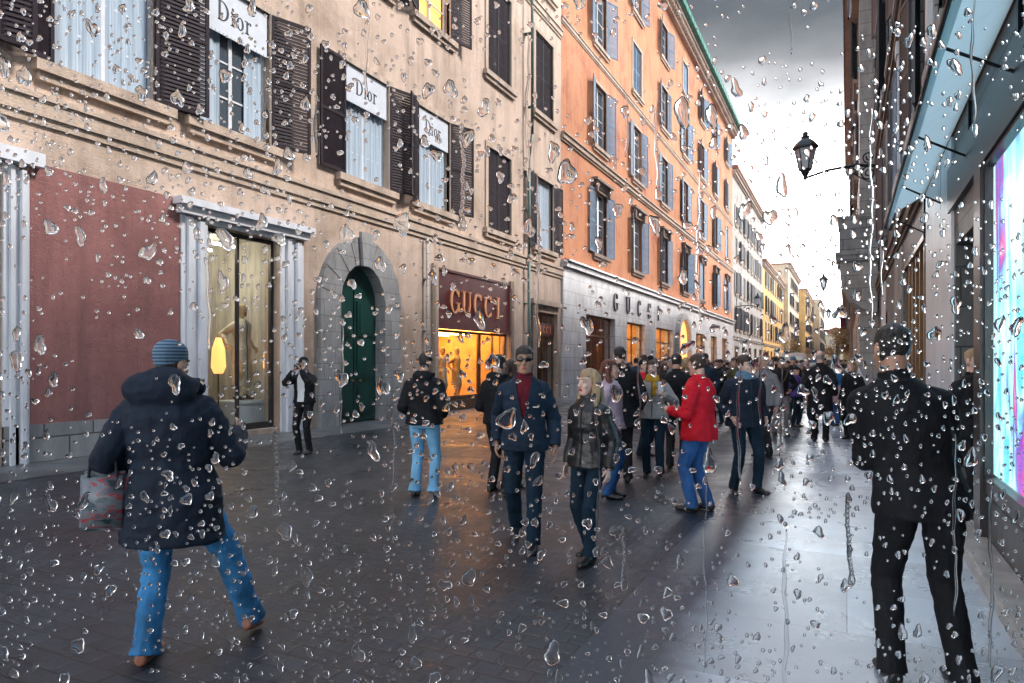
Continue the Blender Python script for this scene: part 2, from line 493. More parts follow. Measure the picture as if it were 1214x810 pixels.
# ---------------------------------------------------------------- ground
bm = bmesh.new()
quad(bm, (-1600,-1600,0), (1600,-1600,0), (1600,1600,0), (-1600,1600,0))
props(build("road", bm, M['road']), "wet dark basalt street paving", "road", kind="structure")
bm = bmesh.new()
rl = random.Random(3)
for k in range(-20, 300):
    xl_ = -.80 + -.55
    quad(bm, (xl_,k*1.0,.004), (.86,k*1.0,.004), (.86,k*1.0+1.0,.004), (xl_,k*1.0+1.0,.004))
props(build("path", bm, M['slab']), "smooth wet slab lane with sheen painted pale down the middle of the street", "path", kind="structure")
bm = bmesh.new()
quad(bm, (-11.9,-30,.006), (-10.2,-30,.006), (-10.2,140,.006), (-11.9,140,.006))
props(build("pavement", bm, M['pavement']), "pale wet pavement at the foot of the left facades", "pavement", kind="structure")
bm = bmesh.new()
for k in range(-10, 62):
    box(bm, .86, 1.09, k*1.0, k*1.0+.992, 0, .10)
bmesh.ops.bevel(bm, geom=[e_ for e_ in bm.edges if abs(e_.verts[0].co.x-.86) < .001 and abs(e_.verts[1].co.x-.86) < .001 and e_.verts[0].co.z > .05 and e_.verts[1].co.z > .05], offset=.02, segments=2, affect='EDGES')
props(build("kerb", bm, M['kerb']), kind="structure")

# ---------------------------------------------------------------- window kit (meshes shared between copies)
_cache = {}
def cached(key, fn):
    if key not in _cache:
        bm = bmesh.new(); mats = fn(bm)
        me = bpy.data.meshes.new(key[0]); bmesh.ops.recalc_face_normals(bm, faces=bm.faces)
        bm.to_mesh(me); bm.free()
        for m_ in mats: me.materials.append(m_)
        _cache[key] = me
    return _cache[key]

def shutter_mesh(w, h, mat, slats=True):
    def f(bm):
        t = .045
        box(bm, 0, .07, 0, t, 0, h); box(bm, w-.07, w, 0, t, 0, h)
        for z in (0, h*.48, h-.08): box(bm, .07, w-.07, .002, t-.002, z, z+.08)
        if slats:
            n = int(h/.085)
            for k in range(n):
                z = .09 + k*(h-.18)/n
                v = box(bm, .07, w-.07, .006, .018, z, z+.075)
                for q in v: q.co.y += (.02 if q.co.z > z+.03 else -.004)
        else:
            box(bm, .07, w-.07, .012, .03, .08, h-.08)
        return [mat]
    return cached(("shutter", w, h, mat.name, slats), f)

def frame_mesh(w, h, mat, bars=3):
    def f(bm):
        box(bm, 0, .07, 0, .07, 0, h); box(bm, w-.07, w, 0, .07, 0, h)
        box(bm, .07, w-.07, .001, .069, 0, .09); box(bm, .07, w-.07, .001, .069, h-.08, h)
        box(bm, w/2-.045, w/2+.045, -.004, .066, .09, h-.08)
        for k in range(1, bars+1):
            z = h*k/(bars+1)
            box(bm, .07, w/2-.045, .012, .05, z-.02, z+.02); box(bm, w/2+.045, w-.07, .012, .05, z-.02, z+.02)
        return [mat]
    return cached(("window", w, h, mat.name, bars), f)

def pane_mesh(w, h, curtain=False):
    def f(bm):
        box(bm, .06, w-.06, .03, .038, .08, h-.07)
        return [M['pane'] if not curtain else M['curtain']]
    return cached(("pane", w, h, curtain), f)

def surround_mesh(w, h, mat, hood):
    def f(bm):
        s = .20
        box(bm, -s, 0, -.05, .10, -.02, h+.16); box(bm, w, w+s, -.05, .10, -.02, h+.16)
        box(bm, 0, w, -.047, .10, h, h+.157)
        box(bm, -s-.12, w+s+.12, -.17, .12, -.20, -.02)
        box(bm, -s-.04, w+s+.04, -.10, .12, -.34, -.20)
        if hood:
            box(bm, -s-.05, w+s+.05, -.10, .0, h+.16, h+.42)
            box(bm, -s-.22, w+s+.22, -.34, .0, h+.42, h+.56)
            for x in (-s, w+s-.2): box(bm, x, x+.2, -.26, -.1, h-.12, h+.40)
        return [mat]
    return cached(("surround", w, h, mat.name, hood), f)

def window(root, u, z, w, h, sh=None, fr=None, trim=None, hood=False, slats=True, closed=False, curtain=None, bars=3, sw=None):
    """u = left edge of the opening in the building's own frame"""
    fo = link_mesh("window", frame_mesh(w, h, fr or M['frame_white'], bars), root, (u, .16, z))
    if not closed:
        link_mesh("pane", pane_mesh(w, h), fo, (0, .0, 0))
        if curtain:
            def cf(bm):
                n = 34
                for k in range(n):
                    x0, x1 = .05 + (w-.1)*k/n, .05 + (w-.1)*(k+1)/n
                    y0, y1 = .12 + .035*math.sin(k*1.9), .12 + .035*math.sin((k+1)*1.9)
                    quad(bm, (x0, y0, .05), (x1, y1, .05), (x1, y1, h-.05), (x0, y0, h-.05))
                return [M['curtain']]
    if trim: link_mesh("sill" if not hood else "surround", surround_mesh(w, h, trim, hood), fo, (0, -.16, 0))
    if sh:
        sw = sw or w/2
        me = shutter_mesh(round(sw, 3), h, sh, slats)
        if closed:
            link_mesh("shutter", me, fo, (0, -.12, 0)); link_mesh("shutter", me, fo, (w-sw, -.12, 0))
        else:
            off = .06
            a = link_mesh("shutter", me, fo, (-.02, -.16-off, 0), R(180 + random.uniform(-3, 22)))
            c = link_mesh("shutter", me, fo, (w+.02, -.16-off, 0), R(random.uniform(-24, 1)))
            a.location.y -= .0
    return fo

def wall_bm(W, H, openings, depth=.22, z0=0, thick=8.0, mi=0):
    """front at y=0 with real openings; sides, back and top closed"""
    bm = bmesh.new()
    us = sorted({0, W, *[round(v, 4) for o in openings for v in o[:2] if 0 < v < W]})
    zs = sorted({z0, H, *[round(v, 4) for o in openings for v in o[2:4] if z0 < v < H]})
    for i in range(len(zs)-1):
        k = 0
        row = []
        for j in range(len(us)-1):
            cu, cz = (us[j]+us[j+1])/2, (zs[i]+zs[i+1])/2
            row.append(any(o[0] < cu < o[1] and o[2] < cz < o[3] for o in openings))
        j = 0
        while j < len(row):
            if row[j]: j += 1; continue
            s = j
            while j < len(row) and not row[j]: j += 1
            quad(bm, (us[s],0,zs[i]), (us[j],0,zs[i]), (us[j],0,zs[i+1]), (us[s],0,zs[i+1]), mi)
    for (a, b_, c, d, *dd) in openings:
        dp = dd[0] if dd else depth
        a, b_ = max(a, 0), min(b_, W)
        c = max(c, z0)
        quad(bm, (a,0,c), (a,dp,c), (a,dp,d), (a,0,d), mi); quad(bm, (b_,0,c), (b_,dp,c), (b_,dp,d), (b_,0,d), mi)
        quad(bm, (a,0,d), (b_,0,d), (b_,dp,d), (a,dp,d), mi)
        quad(bm, (a,0,c), (b_,0,c), (b_,dp,c), (a,dp,c), mi)
    quad(bm, (0,0,z0), (0,thick,z0), (0,thick,H), (0,0,H), mi); quad(bm, (W,0,z0), (W,thick,z0), (W,thick,H), (W,0,H), mi)
    quad(bm, (0,thick,z0), (W,thick,z0), (W,thick,H), (0,thick,H), mi)
    quad(bm, (0,0,H), (W,0,H), (W,thick,H), (0,thick,H), mi)
    return bm

def courses(root, name, W, items, mat, x0=0):
    for (z, h, p) in items:
        bm = bmesh.new()
        box(bm, x0-.0, W, -p, -.002, z, z+h)
        box(bm, x0-.0, W, -p*1.5, -.002, z+h, z+h*1.35)
        box(bm, x0-.0, W, -p*.5, -.002, z-h*.5, z)
        build(name, bm, mat, root)

def room(root, u0, u1, z0, z1, depth, wall, floor_=None, y0=.23):
    bm = bmesh.new()
    quad(bm, (u0,depth,z0), (u1,depth,z0), (u1,depth,z1), (u0,depth,z1))
    quad(bm, (u0,y0,z0), (u0,depth,z0), (u0,depth,z1), (u0,y0,z1)); quad(bm, (u1,y0,z0), (u1,depth,z0), (u1,depth,z1), (u1,y0,z1))
    quad(bm, (u0,y0,z1), (u1,y0,z1), (u1,depth,z1), (u0,depth,z1)); quad(bm, (u0,y0,z0), (u1,y0,z0), (u1,depth,z0), (u0,depth,z0), 1)
    return build("interior", bm, [wall, floor_ or wall], root)

def shop_front(root, u0, u1, z0, z1, fmat, nbars=1, rec=.16, fw=.09, transom=None, name="shop_window"):
    bm = bmesh.new()
    box(bm, u0, u0+fw, rec, rec+.08, z0, z1); box(bm, u1-fw, u1, rec, rec+.08, z0, z1)
    box(bm, u0+fw, u1-fw, rec+.001, rec+.079, z1-fw, z1); box(bm, u0+fw, u1-fw, rec+.001, rec+.079, z0, z0+.14)
    for k in range(1, nbars+1):
        x = u0 + (u1-u0)*k/(nbars+1)
        box(bm, x-.03, x+.03, rec+.002, rec+.078, z0+.14, z1-fw)
    if transom: box(bm, u0+fw, u1-fw, rec-.003, rec+.075, transom, transom+.08)
    fo = build(name, bm, fmat, root)
    bm = bmesh.new()
    box(bm, u0+fw*.5, u1-fw*.5, rec+.035, rec+.045, z0+.1, z1-fw*.5)
    build("pane", bm, M['glass'], fo)
    return fo

def lamp_strip(root, u0, u1, y, z, mat, name="ceiling_light", w=.14):
    bm = bmesh.new(); box(bm, u0, u1, y, y+w, z, z+.05)
    return build(name, bm, mat, root)

# ---------------------------------------------------------------- left, first building (beige)
XL = -11.8
Y0 = -4.0
def uL(px): return wall_y(px, XL) - Y0
W1 = uL(665)
b1 = empty("beige_building", (XL, Y0, 0), R(90), "beige plaster building with the pink panel, the arched green door and dark purple shutters", "building", "buildings lining the street")
H1 = 24.5
ops = []
WW, WH = 1.9, 3.0
centres = [uL(-150), uL(128), uL(279), uL(435), uL(514), uL(592), uL(645)]
F2, F3, F4 = 6.55, 12.3, 17.8
for c in centres:
    for z, h in ((F2, WH), (F3, WH+.4), (F4, WH)):
        ops.append((c-WW/2, c+WW/2, z, z+h))
sw0, sw1 = uL(243), uL(332)
dr0, dr1 = uL(395), uL(455)
gu0, gu1 = uL(517), uL(603)
dk0, dk1 = uL(634), uL(661)
ls0, ls1 = uL(-160), uL(2)
ops += [(sw0, sw1, .12, 4.45, .5), (dr0, dr1, .0, 4.35, .5), (gu0, gu1, .0, 4.7, .4), (dk0, dk1, 0, 3.8, .5), (ls0, ls1, .12, 4.6, .5)]
bm = wall_bm(W1, H1, ops, z0=-.2)
build("wall", bm, M['beige'], b1)
courses(b1, "string_course", W1, [(5.62, .26, .10), (16.6, .22, .1)], M['beige_trim'])
courses(b1, "cornice", W1, [(H1-.8, .5, .5)], M['beige_trim'])
bm = bmesh.new()
for k in range(60):                                    # tiled roof edge
    pass
box(bm, -.1, W1, -.9, 8, H1+.02, H1+.25)
build("roof", bm, M['roof'], b1)

edges = sorted([(ls0, ls1), (sw0-1.25, sw1+1.1), (dr0-.75, dr1+.75), (gu0-.3, gu1+.3), (dk0-.35, dk1+.2)])
x = 0
for a, c in edges:
    if a > x:
        bm = bmesh.new(); box(bm, x, a, -.07, -.002, 0, .62); build("plinth", bm, M['stone'], b1)
    x = max(x, c)
pk0, pk1 = uL(38), uL(211)
bm = bmesh.new(); box(bm, pk0, pk1, -.035, -.001, .06, 4.85); box(bm, pk0-.06, pk0, -.06, -.001, .06, 4.9); 
build("pink_panel", bm, M['pink'], b1)

# upper windows
def dior_blind(fo, w, h):
    bm = bmesh.new()
    v = box(bm, .05, w-.05, -.14, -.12, h-.95, h-.02)
    for k in range(18):
        x = .05 + (w-.1)*k/18
        box(bm, x+.005, x+(w-.1)/18-.005, -.145, -.125, h-1.0, h-.952)
    serif_text(bm, "Dior", .42, Matrix.Translation((w/2, -.1405, h-.50)) @ FRONT, 1, .006)
    build("window_blind", bm, [M['sign_white'], M['black_letter']], fo)

def curtains(fo, w, h, part=1.0):
    bm = bmesh.new()
    n = 30
    for k in range(n):
        if part < 1 and part/2 < k/n < 1-part/2: continue
        x0, x1 = .07 + (w-.14)*k/n, .07 + (w-.14)*(k+1)/n
        y0, y1 = .0 + .022*math.sin(k*1.7), .0 + .022*math.sin((k+1)*1.7)
        quad(bm, (x0, y0, .08), (x1, y1, .08), (x1, y1, h-.08), (x0, y0, h-.08))
    build("curtain", bm, M['curtain'], fo)

for i, c in enumerate(centres):
    closed = i == 5
    fo = window(b1, c-WW/2, F2, WW, WH, M['shutter'], M['frame_white'], M['beige_trim'], closed=closed, sw=.95)
    if i in (2, 3, 4): dior_blind(fo, WW, WH); curtains(fo, WW, WH, .6 if i == 2 else 1)
    if i in (1, 6): curtains(fo, WW, WH)
    fo = window(b1, c-WW/2, F3, WW, WH+.4, M['shutter'], M['frame_white'], M['beige_trim'], closed=i in (5, 6), sw=.95)
    if i in (3, 4):                                        # lit room on the third floor
        bm = bmesh.new(); box(bm, .1, WW-.1, .10, .13, .1, WH+.3)
        build("lit_curtain", bm, M['warm_soft'], fo)
        for ch in fo.children:
            if ch.name.startswith("pane"): ch.data = ch.data.copy(); ch.data.materials.clear(); ch.data.materials.append(M['glass'])
    window(b1, c-WW/2, F4, WW, WH, M['shutter'], M['frame_white'], M['beige_trim'], closed=i % 2 == 0, sw=.95, slats=False)

# gallery of white mouldings round the large display window
def moulded_jamb(root, x0, x1, z1, mat, name="window_surround", n=5):
    bm = bmesh.new()
    w = (x1-x0)/n
    prot = [.05, .12, .07, .16, .09, .05]
    for k in range(n):
        box(bm, x0+w*k, x0+w*(k+1)-.006, -prot[k % 6], -.001, 0, z1 - .03*k)
    return build(name, bm, mat, root)
moulded_jamb(b1, uL(213), sw0, 4.55, M['white_paint'])
moulded_jamb(b1, sw1, uL(357), 4.55, M['white_paint'])
bm = bmesh.new()
box(bm, uL(213)-.1, uL(357)+.1, -.2, -.001, 4.56, 4.72); box(bm, uL(213)-.18, uL(357)+.18, -.3, -.001, 4.72, 4.86)
box(bm, sw0, sw1, -.08, -.001, 4.455, 4.555)
build("window_lintel", bm, M['white_paint'], b1)
shop_front(b1, sw0, sw1, .12, 4.45, M['frame_dark'], 1, .2)
room(b1, sw0-.4, sw1+.4, .12, 4.6, 2.6, M['interior_grey'], M['interior_dark'], .51)
lamp_strip(b1, sw0+.3, sw1-.3, 1.0, 4.3, M['pale_lamp'], w=.07)
lamp_strip(b1, sw0+.3, sw1-.3, 1.9, 4.3, M['pale_lamp'], w=.07)
moulded_jamb(b1, ls1, uL(37), 4.75, M['white_paint'], n=6)
bm = bmesh.new(); box(bm, ls0-.4, uL(37)+.1, -.22, -.001, 4.76, 4.98); build("window_lintel", bm, M['white_paint'], b1)
shop_front(b1, ls0, ls1, .12, 4.6, M['frame_dark'], 2, .2)
room(b1, ls0-.4, ls1+.2, .12, 4.8, 2.6, M['interior_grey'], M['interior_dark'], .51)

# arched doorway
def arch_pts(cx, hw, zs, zt, n=18):
    return [(cx + hw*math.cos(math.pi*k/n), zs + (zt-zs)*math.sin(math.pi*k/n)) for k in range(n+1)]
cx = (dr0+dr1)/2; hw = (dr1-dr0)/2
bm = bmesh.new()
zi, zo = 3.15, 3.2
inner = arch_pts(cx, hw-.12, zi, 4.25); outer = arch_pts(cx, hw+.62, zo, 4.98)
a0 = [(cx+hw-.12, 0)] + inner + [(cx-hw+.12, 0)]
o0 = [(cx+hw+.62, 0)] + outer + [(cx-hw-.62, 0)]
for k in range(len(a0)-1):
    g = .012
    pts = [a0[k], o0[k], o0[k+1], a0[k+1]]
    prism(bm, pts, -.16 if k % 2 else -.145, .35)
kx = .22
prism(bm, [(cx-kx*.7, 4.2), (cx+kx*.7, 4.2), (cx+kx*1.1, 5.1), (cx-kx*1.1, 5.1)], -.26, -.17)
build("door_surround", bm, M['door_stone'], b1)
bm = bmesh.new()
leaf = [(cx-hw+.1, .03)] + [(x_, z_) for x_, z_ in arch_pts(cx, hw-.1, zi, 4.28)][::-1] + [(cx+hw-.1, .03)]
prism(bm, leaf, .20, .27)
for sx in (-1, 1):
    for (z0_, z1_) in ((.25, 1.05), (1.2, 2.2), (2.35, 3.3)):
        xa, xb = cx + sx*.10, cx + sx*(hw-.28)
        box(bm, xa, xb, .155, .199, z0_, z1_); box(bm, xa+sx*.09, xb-sx*.09, .135, .154, z0_+.09, z1_-.09)
box(bm, cx-.03, cx+.03, .16, .199, .03, 4.0)
do = build("door", bm, M['green_door'], b1)
bm = bmesh.new()
ellipsoid(bm, (cx-.16, .12, 1.12), (.045,.045,.045)); ellipsoid(bm, (cx+.16, .12, 1.12), (.045,.045,.045))
build("door_handle", bm, M['bronze'], do, smooth=True)
room(b1, dr0-.05, dr1+.05, 0, 4.4, .7, M['interior_dark'], y0=.501)

# first fashion shop (dark red fascia)
bm = bmesh.new()
box(bm, gu0, gu1, -.05, .10, 2.78, 4.66)
box(bm, gu0, gu1, -.09, -.05, 2.72, 2.80); box(bm, gu0, gu1, -.09, -.05, 4.60, 4.68)
serif_text(bm, "GUCCI", .80, Matrix.Translation(((gu0+gu1)/2, -.051, 3.66)) @ FRONT, 1, .05, pitch=(gu1-gu0)*.15)
build("shop_sign", bm, [M['sign_red'], M['gold']], b1)
gm = gu0 + (gu1-gu0)*.60
shop_front(b1, gu0, gm, .35, 2.72, M['bronze'], 0, .14)
shop_front(b1, gm, gu1, .05, 2.72, M['bronze'], 1, .14, name="shop_door")
bm = bmesh.new(); box(bm, gu0, gm, .05, .3, 0, .35); build("window_base", bm, M['bronze'], b1)
room(b1, gu0+.02, gu1-.02, .02, 2.78, 3.2, M['interior_warm'], M['interior_red'], .41)
for y in (.7, 1.6, 2.6): lamp_strip(b1, gu0+.2, gu1-.2, y, 2.68, M['warm_lamp'], w=.12)
bm = bmesh.new(); box(bm, gm+.15, gu1-.35, 3.0, 3.1, .1, 2.5); build("lit_wall_panel", bm, M['cream_soft'], b1)
bm = bmesh.new(); box(bm, gu0+.4, gm-.2, 1.9, 2.0, .1, 2.4); build("display_screen", bm, M['interior_red'], b1)
for x_ in (gu0-.28, gu1):
    bm = bmesh.new(); box(bm, x_, x_+.28, -.10, -.001, 0, 4.78); box(bm, x_+.05, x_+.23, -.13, -.10, .3, 4.5); build("pilaster", bm, M['brown_wall'] if x_ > gu0 else M['beige_trim'], b1)

# second doorway with small gilt sign
shop_front(b1, dk0, dk1, .03, 3.8, M['bronze'], 1, .2, transom=2.7, name="shop_door")
room(b1, dk0-.1, dk1+.1, .02, 3.9, 3, M['interior_red'], M['interior_dark'], .51)
lamp_strip(b1, dk0+.4, dk1-.4, 1.6, 3.7, M['warm_soft'])
bm = bmesh.new(); box(bm, dk0+.12, dk1-.12, .12, .17, 2.8, 3.35)
serif_text(bm, "GUCCI", .30, Matrix.Translation(((dk0+dk1)/2, .119, 3.07)) @ FRONT, 1, .01, pitch=.34)
build("shop_sign", bm, [M['sign_red'], M['gold']], b1)
bm = bmesh.new(); box(bm, dk0-.4, dk0-.02, -.12, -.001, 0, 4.1); build("pilaster", bm, M['brown_wall'], b1)
bm = bmesh.new(); box(bm, dk0-.5, dk1+.12, -.18, -.001, 4.1, 4.3); build("door_lintel", bm, M['beige_trim'], b1)

# downpipe
dp = uL(622)
bm = bmesh.new()
tube(bm, [(dp, -.2, 6.0), (dp, -.2, 10.0)], .06, 10); tube(bm, [(dp, -.34, 10.9), (dp, -.34, H1-.9)], .06, 10)
tube(bm, [(dp, -.2, 10.0), (dp, -.34, 10.9)], .06, 10)
tube(bm, [(dp, -.2, 6.02), (dp, -.2, .3)], .065, 10)
for z in (1.5, 4, 7, 9.4, 12, 15, 18, 21): box(bm, dp-.09, dp+.09, -.3 if z > 10.5 else -.16, -.002, z, z+.05)
build("downpipe", bm, M['pipe'], b1, smooth=True)
dp2 = uL(513)
bm = bmesh.new(); tube(bm, [(dp2-.5, -.13, .1), (dp2-.5, -.13, 5.5)], .045, 10)
for z in (1, 2.6, 4.2): box(bm, dp2-.57, dp2-.43, -.15, -.002, z, z+.05)
build("downpipe", bm, M['pale_stone'], b1, smooth=True)

# ---------------------------------------------------------------- left, second building (orange on a white marble base)
Y2 = wall_y(665.0, XL)
W2 = 52.0
b2 = empty("orange_building", (XL, Y2, 0), R(90), "tall orange building with blue grey shutters, green gutter and white marble shop base", "building", "buildings lining the street")
H2 = 28.4
def u2(px): return wall_y(px, XL) - Y2
wc = [u2(711.5) + 7.05*k for k in range(7)]
ops = []
rows = [(7.35, 3.3), (13.0, 3.3), (18.4, 3.0), (23.4, 2.5)]
for c in wc:
    for z, h in rows: ops.append((c-.95, c+.95, z, z+h))
shops = [(u2(692), u2(727), 4.05), (u2(741), u2(763), 4.05), (u2(776), u2(796), 4.05), (30.5, 34.5, 4.2), (37.5, 41, 4.2), (44, 47.5, 4.2)]
for a, c, z in shops: ops.append((a, c, 0, z, .5))
base = 6.05
bm = wall_bm(W2, H2, [o for o in ops if o[2] > base], z0=base)
build("wall", bm, M['orange'], b2)
bm = wall_bm(W2, base, [o for o in ops if o[2] < base], z0=-.2)
for v in bm.verts: v.co.y -= .12 if v.co.y < .01 else 0
build("marble_base", bm, M['marble'], b2)
bm = bmesh.new(); box(bm, 0, W2, -.3, .0, base+.003, base+.25); box(bm, 0, W2, -.42, .0, base+.25, base+.34); build("string_course", bm, M['marble'], b2)
courses(b2, "string_course", W2, [(12.0, .22, .14), (17.4, .16, .08)], M['orange_trim'])
bm = bmesh.new()
box(bm, 0, W2, -.35, -.002, H2-1.1, H2-.5); box(bm, 0, W2, -.7, -.002, H2-.5, H2-.25)
for k in range(104): box(bm, k*.5+.1, k*.5+.32, -.62, -.36, H2-.9, H2-.5)
build("cornice", bm, M['orange_trim'], b2)
bm = bmesh.new()
box(bm, -.1, W2+.1, -1.05, -.70, H2-.24, H2+.22); box(bm, -.1, W2+.1, -.70, -.3, H2-.24, H2+.05)
for k in range(53): box(bm, k*1.0-.02, k*1.0+.04, -1.08, -.69, H2-.27, H2+.25)
build("gutter", bm, M['copper'], b2)
bm = bmesh.new(); box(bm, 0, W2, -.29, 8, H2+.06, H2+.5); build("roof", bm, M['roof'], b2)
for i, c in enumerate(wc):
    for j, (z, h) in enumerate(rows):
        window(b2, c-.95, z, 1.9, h, M['shutter_blue'], M['frame_white'], M['orange_trim'] if j else M['brown_wall'], hood=j == 0, slats=i < 3, sw=.95, closed=(i*3+j) % 7 == 5)
for k, (a, c, z) in enumerate(shops):
    warm = k in (1, 2, 3, 4, 5)
    shop_front(b2, a, c, .05, z, M['bronze'], 1 if k else 2, .18, transom=3.0, name="shop_door" if k == 0 else "shop_window")
    room(b2, a-.1, c+.1, .02, z+.1, 3.2, M['interior_warm'] if warm else M['interior_red'], M['interior_red'], .51)
    lamp_strip(b2, a+.3, c-.3, 1.2, z-.15, M['warm_lamp'] if warm else M['warm_soft'])
    if warm or k == 0:
        bm = bmesh.new(); box(bm, a+(.2 if k else .1), (c-.2) if k else a+.9, 3.0, 3.1, .1, z-.3)
        build("lit_wall_panel", bm, M['cream_soft'] if k else M['warm_soft'], b2)
t0, t1 = u2(727), u2(778)
for k, ch in enumerate("GUCCI"):
    bm = bmesh.new(); serif_text(bm, ch, 1.0, Matrix.Translation((t0+(t1-t0)*k/4, -.121, 5.02)) @ FRONT, 0, .08, pitch=1)
    build("letter", bm, M['black_letter'], b2)
# arched portal further on, its door surface made to glow as golden light
pa, pb = 22.5, 27.0
bm = bmesh.new()
ring_i = arch_pts((pa+pb)/2, (pb-pa)/2-.4, 3.4, 5.0); ring_o = arch_pts((pa+pb)/2, (pb-pa)/2, 3.4, 5.5)
ai = [(ring_i[0][0], 0)] + ring_i + [(ring_i[-1][0], 0)]; ao = [(ring_o[0][0], 0)] + ring_o + [(ring_o[-1][0], 0)]
for k in range(len(ai)-1): prism(bm, [ai[k], ao[k], ao[k+1], ai[k+1]], -.45, -.13)
build("portal", bm, M['pale_stone'], b2)
bm = bmesh.new(); prism(bm, ai, -.17, -.135); build("portal_glow", bm, M['warm_soft'], b2)

def street_lantern(loc, arm, facing, label, s=1.0, lit=False, cat="street lamp"):
    """wall bracket lantern; root at the wall, arm runs along local -X"""
    t = empty("street_lamp", loc, facing, label, cat, "wall lanterns along the street")
    bm = bmesh.new()
    tube(bm, [(0, 0, 0), (-arm*.35, 0, .09*s), (-arm*.7, 0, .04*s), (-arm, 0, -.10*s)], [.045*s, .042*s, .036*s, .034*s], 8)
    def scroll(c, r, turns, a0=0, dirn=1):
        pts = []
        for k in range(26):
            a = a0 + dirn*turns*2*math.pi*k/25; rr = r*(1-.78*k/25)
            pts.append((c[0]+rr*math.cos(a), 0, c[1]+rr*math.sin(a)))
        tube(bm, pts, .020*s, 6)
    scroll((-arm*.17, -.16*s), .19*s, 1.6, R(90)); scroll((-arm*.17, .26*s), .15*s, 1.6, R(-90), -1)
    scroll((-arm*.38, -.06*s), .12*s, 1.5, R(90)); scroll((-arm*.72, -.10*s), .11*s, 1.6, R(90), -1)
    tube(bm, [(-arm*.02, 0, -.5*s), (-arm*.2, 0, -.34*s), (-arm*.45, 0, -.02*s)], .015*s, 6)
    box(bm, -.05*s, .0, -.06*s, .06*s, -.6*s, .55*s)
    for k in range(5): ellipsoid(bm, (-.03*s, 0, .55*s+.07*k*s), (.05*s*(1-.12*k), .05*s, .05*s), 8, 6)
    build("bracket", bm, M['iron'], t, smooth=False)
    # lantern
    lz = -.10*s
    bm = bmesh.new()
    X0 = -arm
    def hexring(z, r): return [(X0 + r*math.cos(math.pi*k/3), r*math.sin(math.pi*k/3), z) for k in range(6)]
    tube(bm, [(X0,0,lz-.05*s), (X0,0,lz+.05*s), (X0,0,lz+.12*s), (X0,0,lz+.2*s)], [.04*s,.055*s,.10*s,.13*s], 10)
    zb, zt = lz+.22*s, lz+.78*s
    lo, hi = hexring(zb, .155*s), hexring(zt, .27*s)
    for k in range(6): tube(bm, [lo[k], hi[k]], .014*s, 6)
    for ringp, r in ((lo, .02*s), (hi, .022*s)):
        tube(bm, ringp + [ringp[0]], r, 6)
    loft(bm, [(Vector((X0,0,zb-.03*s)), Vector((.15*s,0,0)), Vector((0,.15*s,0))), (Vector((X0,0,zb)), Vector((.17*s,0,0)), Vector((0,.17*s,0)))], 6)
    rr = [(zt, .33), (zt+.05*s, .335), (zt+.16*s, .25), (zt+.25*s, .15), (zt+.27*s, .10), (zt+.33*s, .12), (zt+.36*s, .06), (zt+.42*s, .075), (zt+.47*s, .02)]
    loft(bm, [(Vector((X0,0,z)), Vector((r*s,0,0)), Vector((0,r*s,0))) for z, r in rr], 6)
    build("lantern", bm, M['iron'], t)
    bm = bmesh.new()
    loft(bm, [(Vector((X0,0,zb+.005)), Vector((.145*s,0,0)), Vector((0,.145*s,0))), (Vector((X0,0,zt-.01)), Vector((.258*s,0,0)), Vector((0,.258*s,0)))], 6)
    build("lantern_glass", bm, M['lamp_glass'], t)
    return t
m, n, l, b = new_mat("frosted_lantern_glass")
b.inputs["Base Color"].default_value = (.55,.62,.70,1); b.inputs["Roughness"].default_value = .25
b.inputs["Transmission Weight"].default_value = .35
M['lamp_glass'] = m

# ---------------------------------------------------------------- further buildings on the left
def far_building(name, X, ya, yb, H, wallm, shut, rows, step, label, roofm=None, ww=1.3, ground=None, lit=0.0, left=True, top=None):
    W = yb-ya
    r = empty(name, (X, ya if left else yb, 0), R(90) if left else R(-90), label, "building", "buildings lining the street")
    n = int((W-1.5)/step)
    c0 = (W - (n-1)*step)/2
    ops = []
    wins = []
    for k in range(n):
        c = c0 + k*step
        for z, h in rows:
            ops.append((c-ww/2, c+ww/2, z, z+h)); wins.append((c-ww/2, z, h))
    gs = []
    m_ = max(1, int(W/5.5))
    for k in range(m_):
        c = W*(k+.5)/m_
        gs.append((c-1.4, c+1.4)); ops.append((c-1.4, c+1.4, 0, 3.6, .35))
    build("wall", wall_bm(W, H, ops, z0=-.2, depth=.2), wallm, r)
    for a, z, h in wins:
        window(r, a, z, ww, h, shut, M['frame_white'], M['orange_trim'], slats=False, sw=ww/2, closed=random.random() < .25)
    for k, (a, c) in enumerate(gs):
        shop_front(r, a, c, .03, 3.6, M['frame_dark'], 1, .14)
        room(r, a, c, .02, 3.65, 2.0, M['interior_warm'], M['interior_dark'], .36)
        if random.random() < lit: lamp_strip(r, a+.2, c-.2, 1.0, 3.5, M['warm_lamp'])
    courses(r, "string_course", W, [(4.4, .22, .14)], ground or M['orange_trim'])
    courses(r, "cornice", W, [(H-.6, .35, .35)], top or M['orange_trim'])
    bm = bmesh.new(); box(bm, 0, W, -.6, 8, H+.01, H+.4); build("roof", bm, roofm or M['roof'], r)
    return r
y3 = Y2 + W2
std = [(5.6, 2.6), (9.8, 2.6), (14, 2.4), (18, 2.2)]
far_building("grey_building", XL, y3, y3+31, 24.0, M['grey_wall'], M['shutter_dark'], std, 3.6, "weathered grey building with dark shutters beyond the orange one", lit=.9, ground=M['pale_stone'], ww=1.4)
far_building("yellow_building", XL, y3+31, y3+70, 17.5, M['yellow_wall'], M['shutter_dark'], std[:3], 4.2, "sunny yellow building lower than the grey one beside it", lit=1)
far_building("cream_building", XL+.9, y3+70, y3+105, 22, M['cream_wall'], M['shutter'], std, 4.2, "cream building with brown shutters past the yellow one", lit=.9)
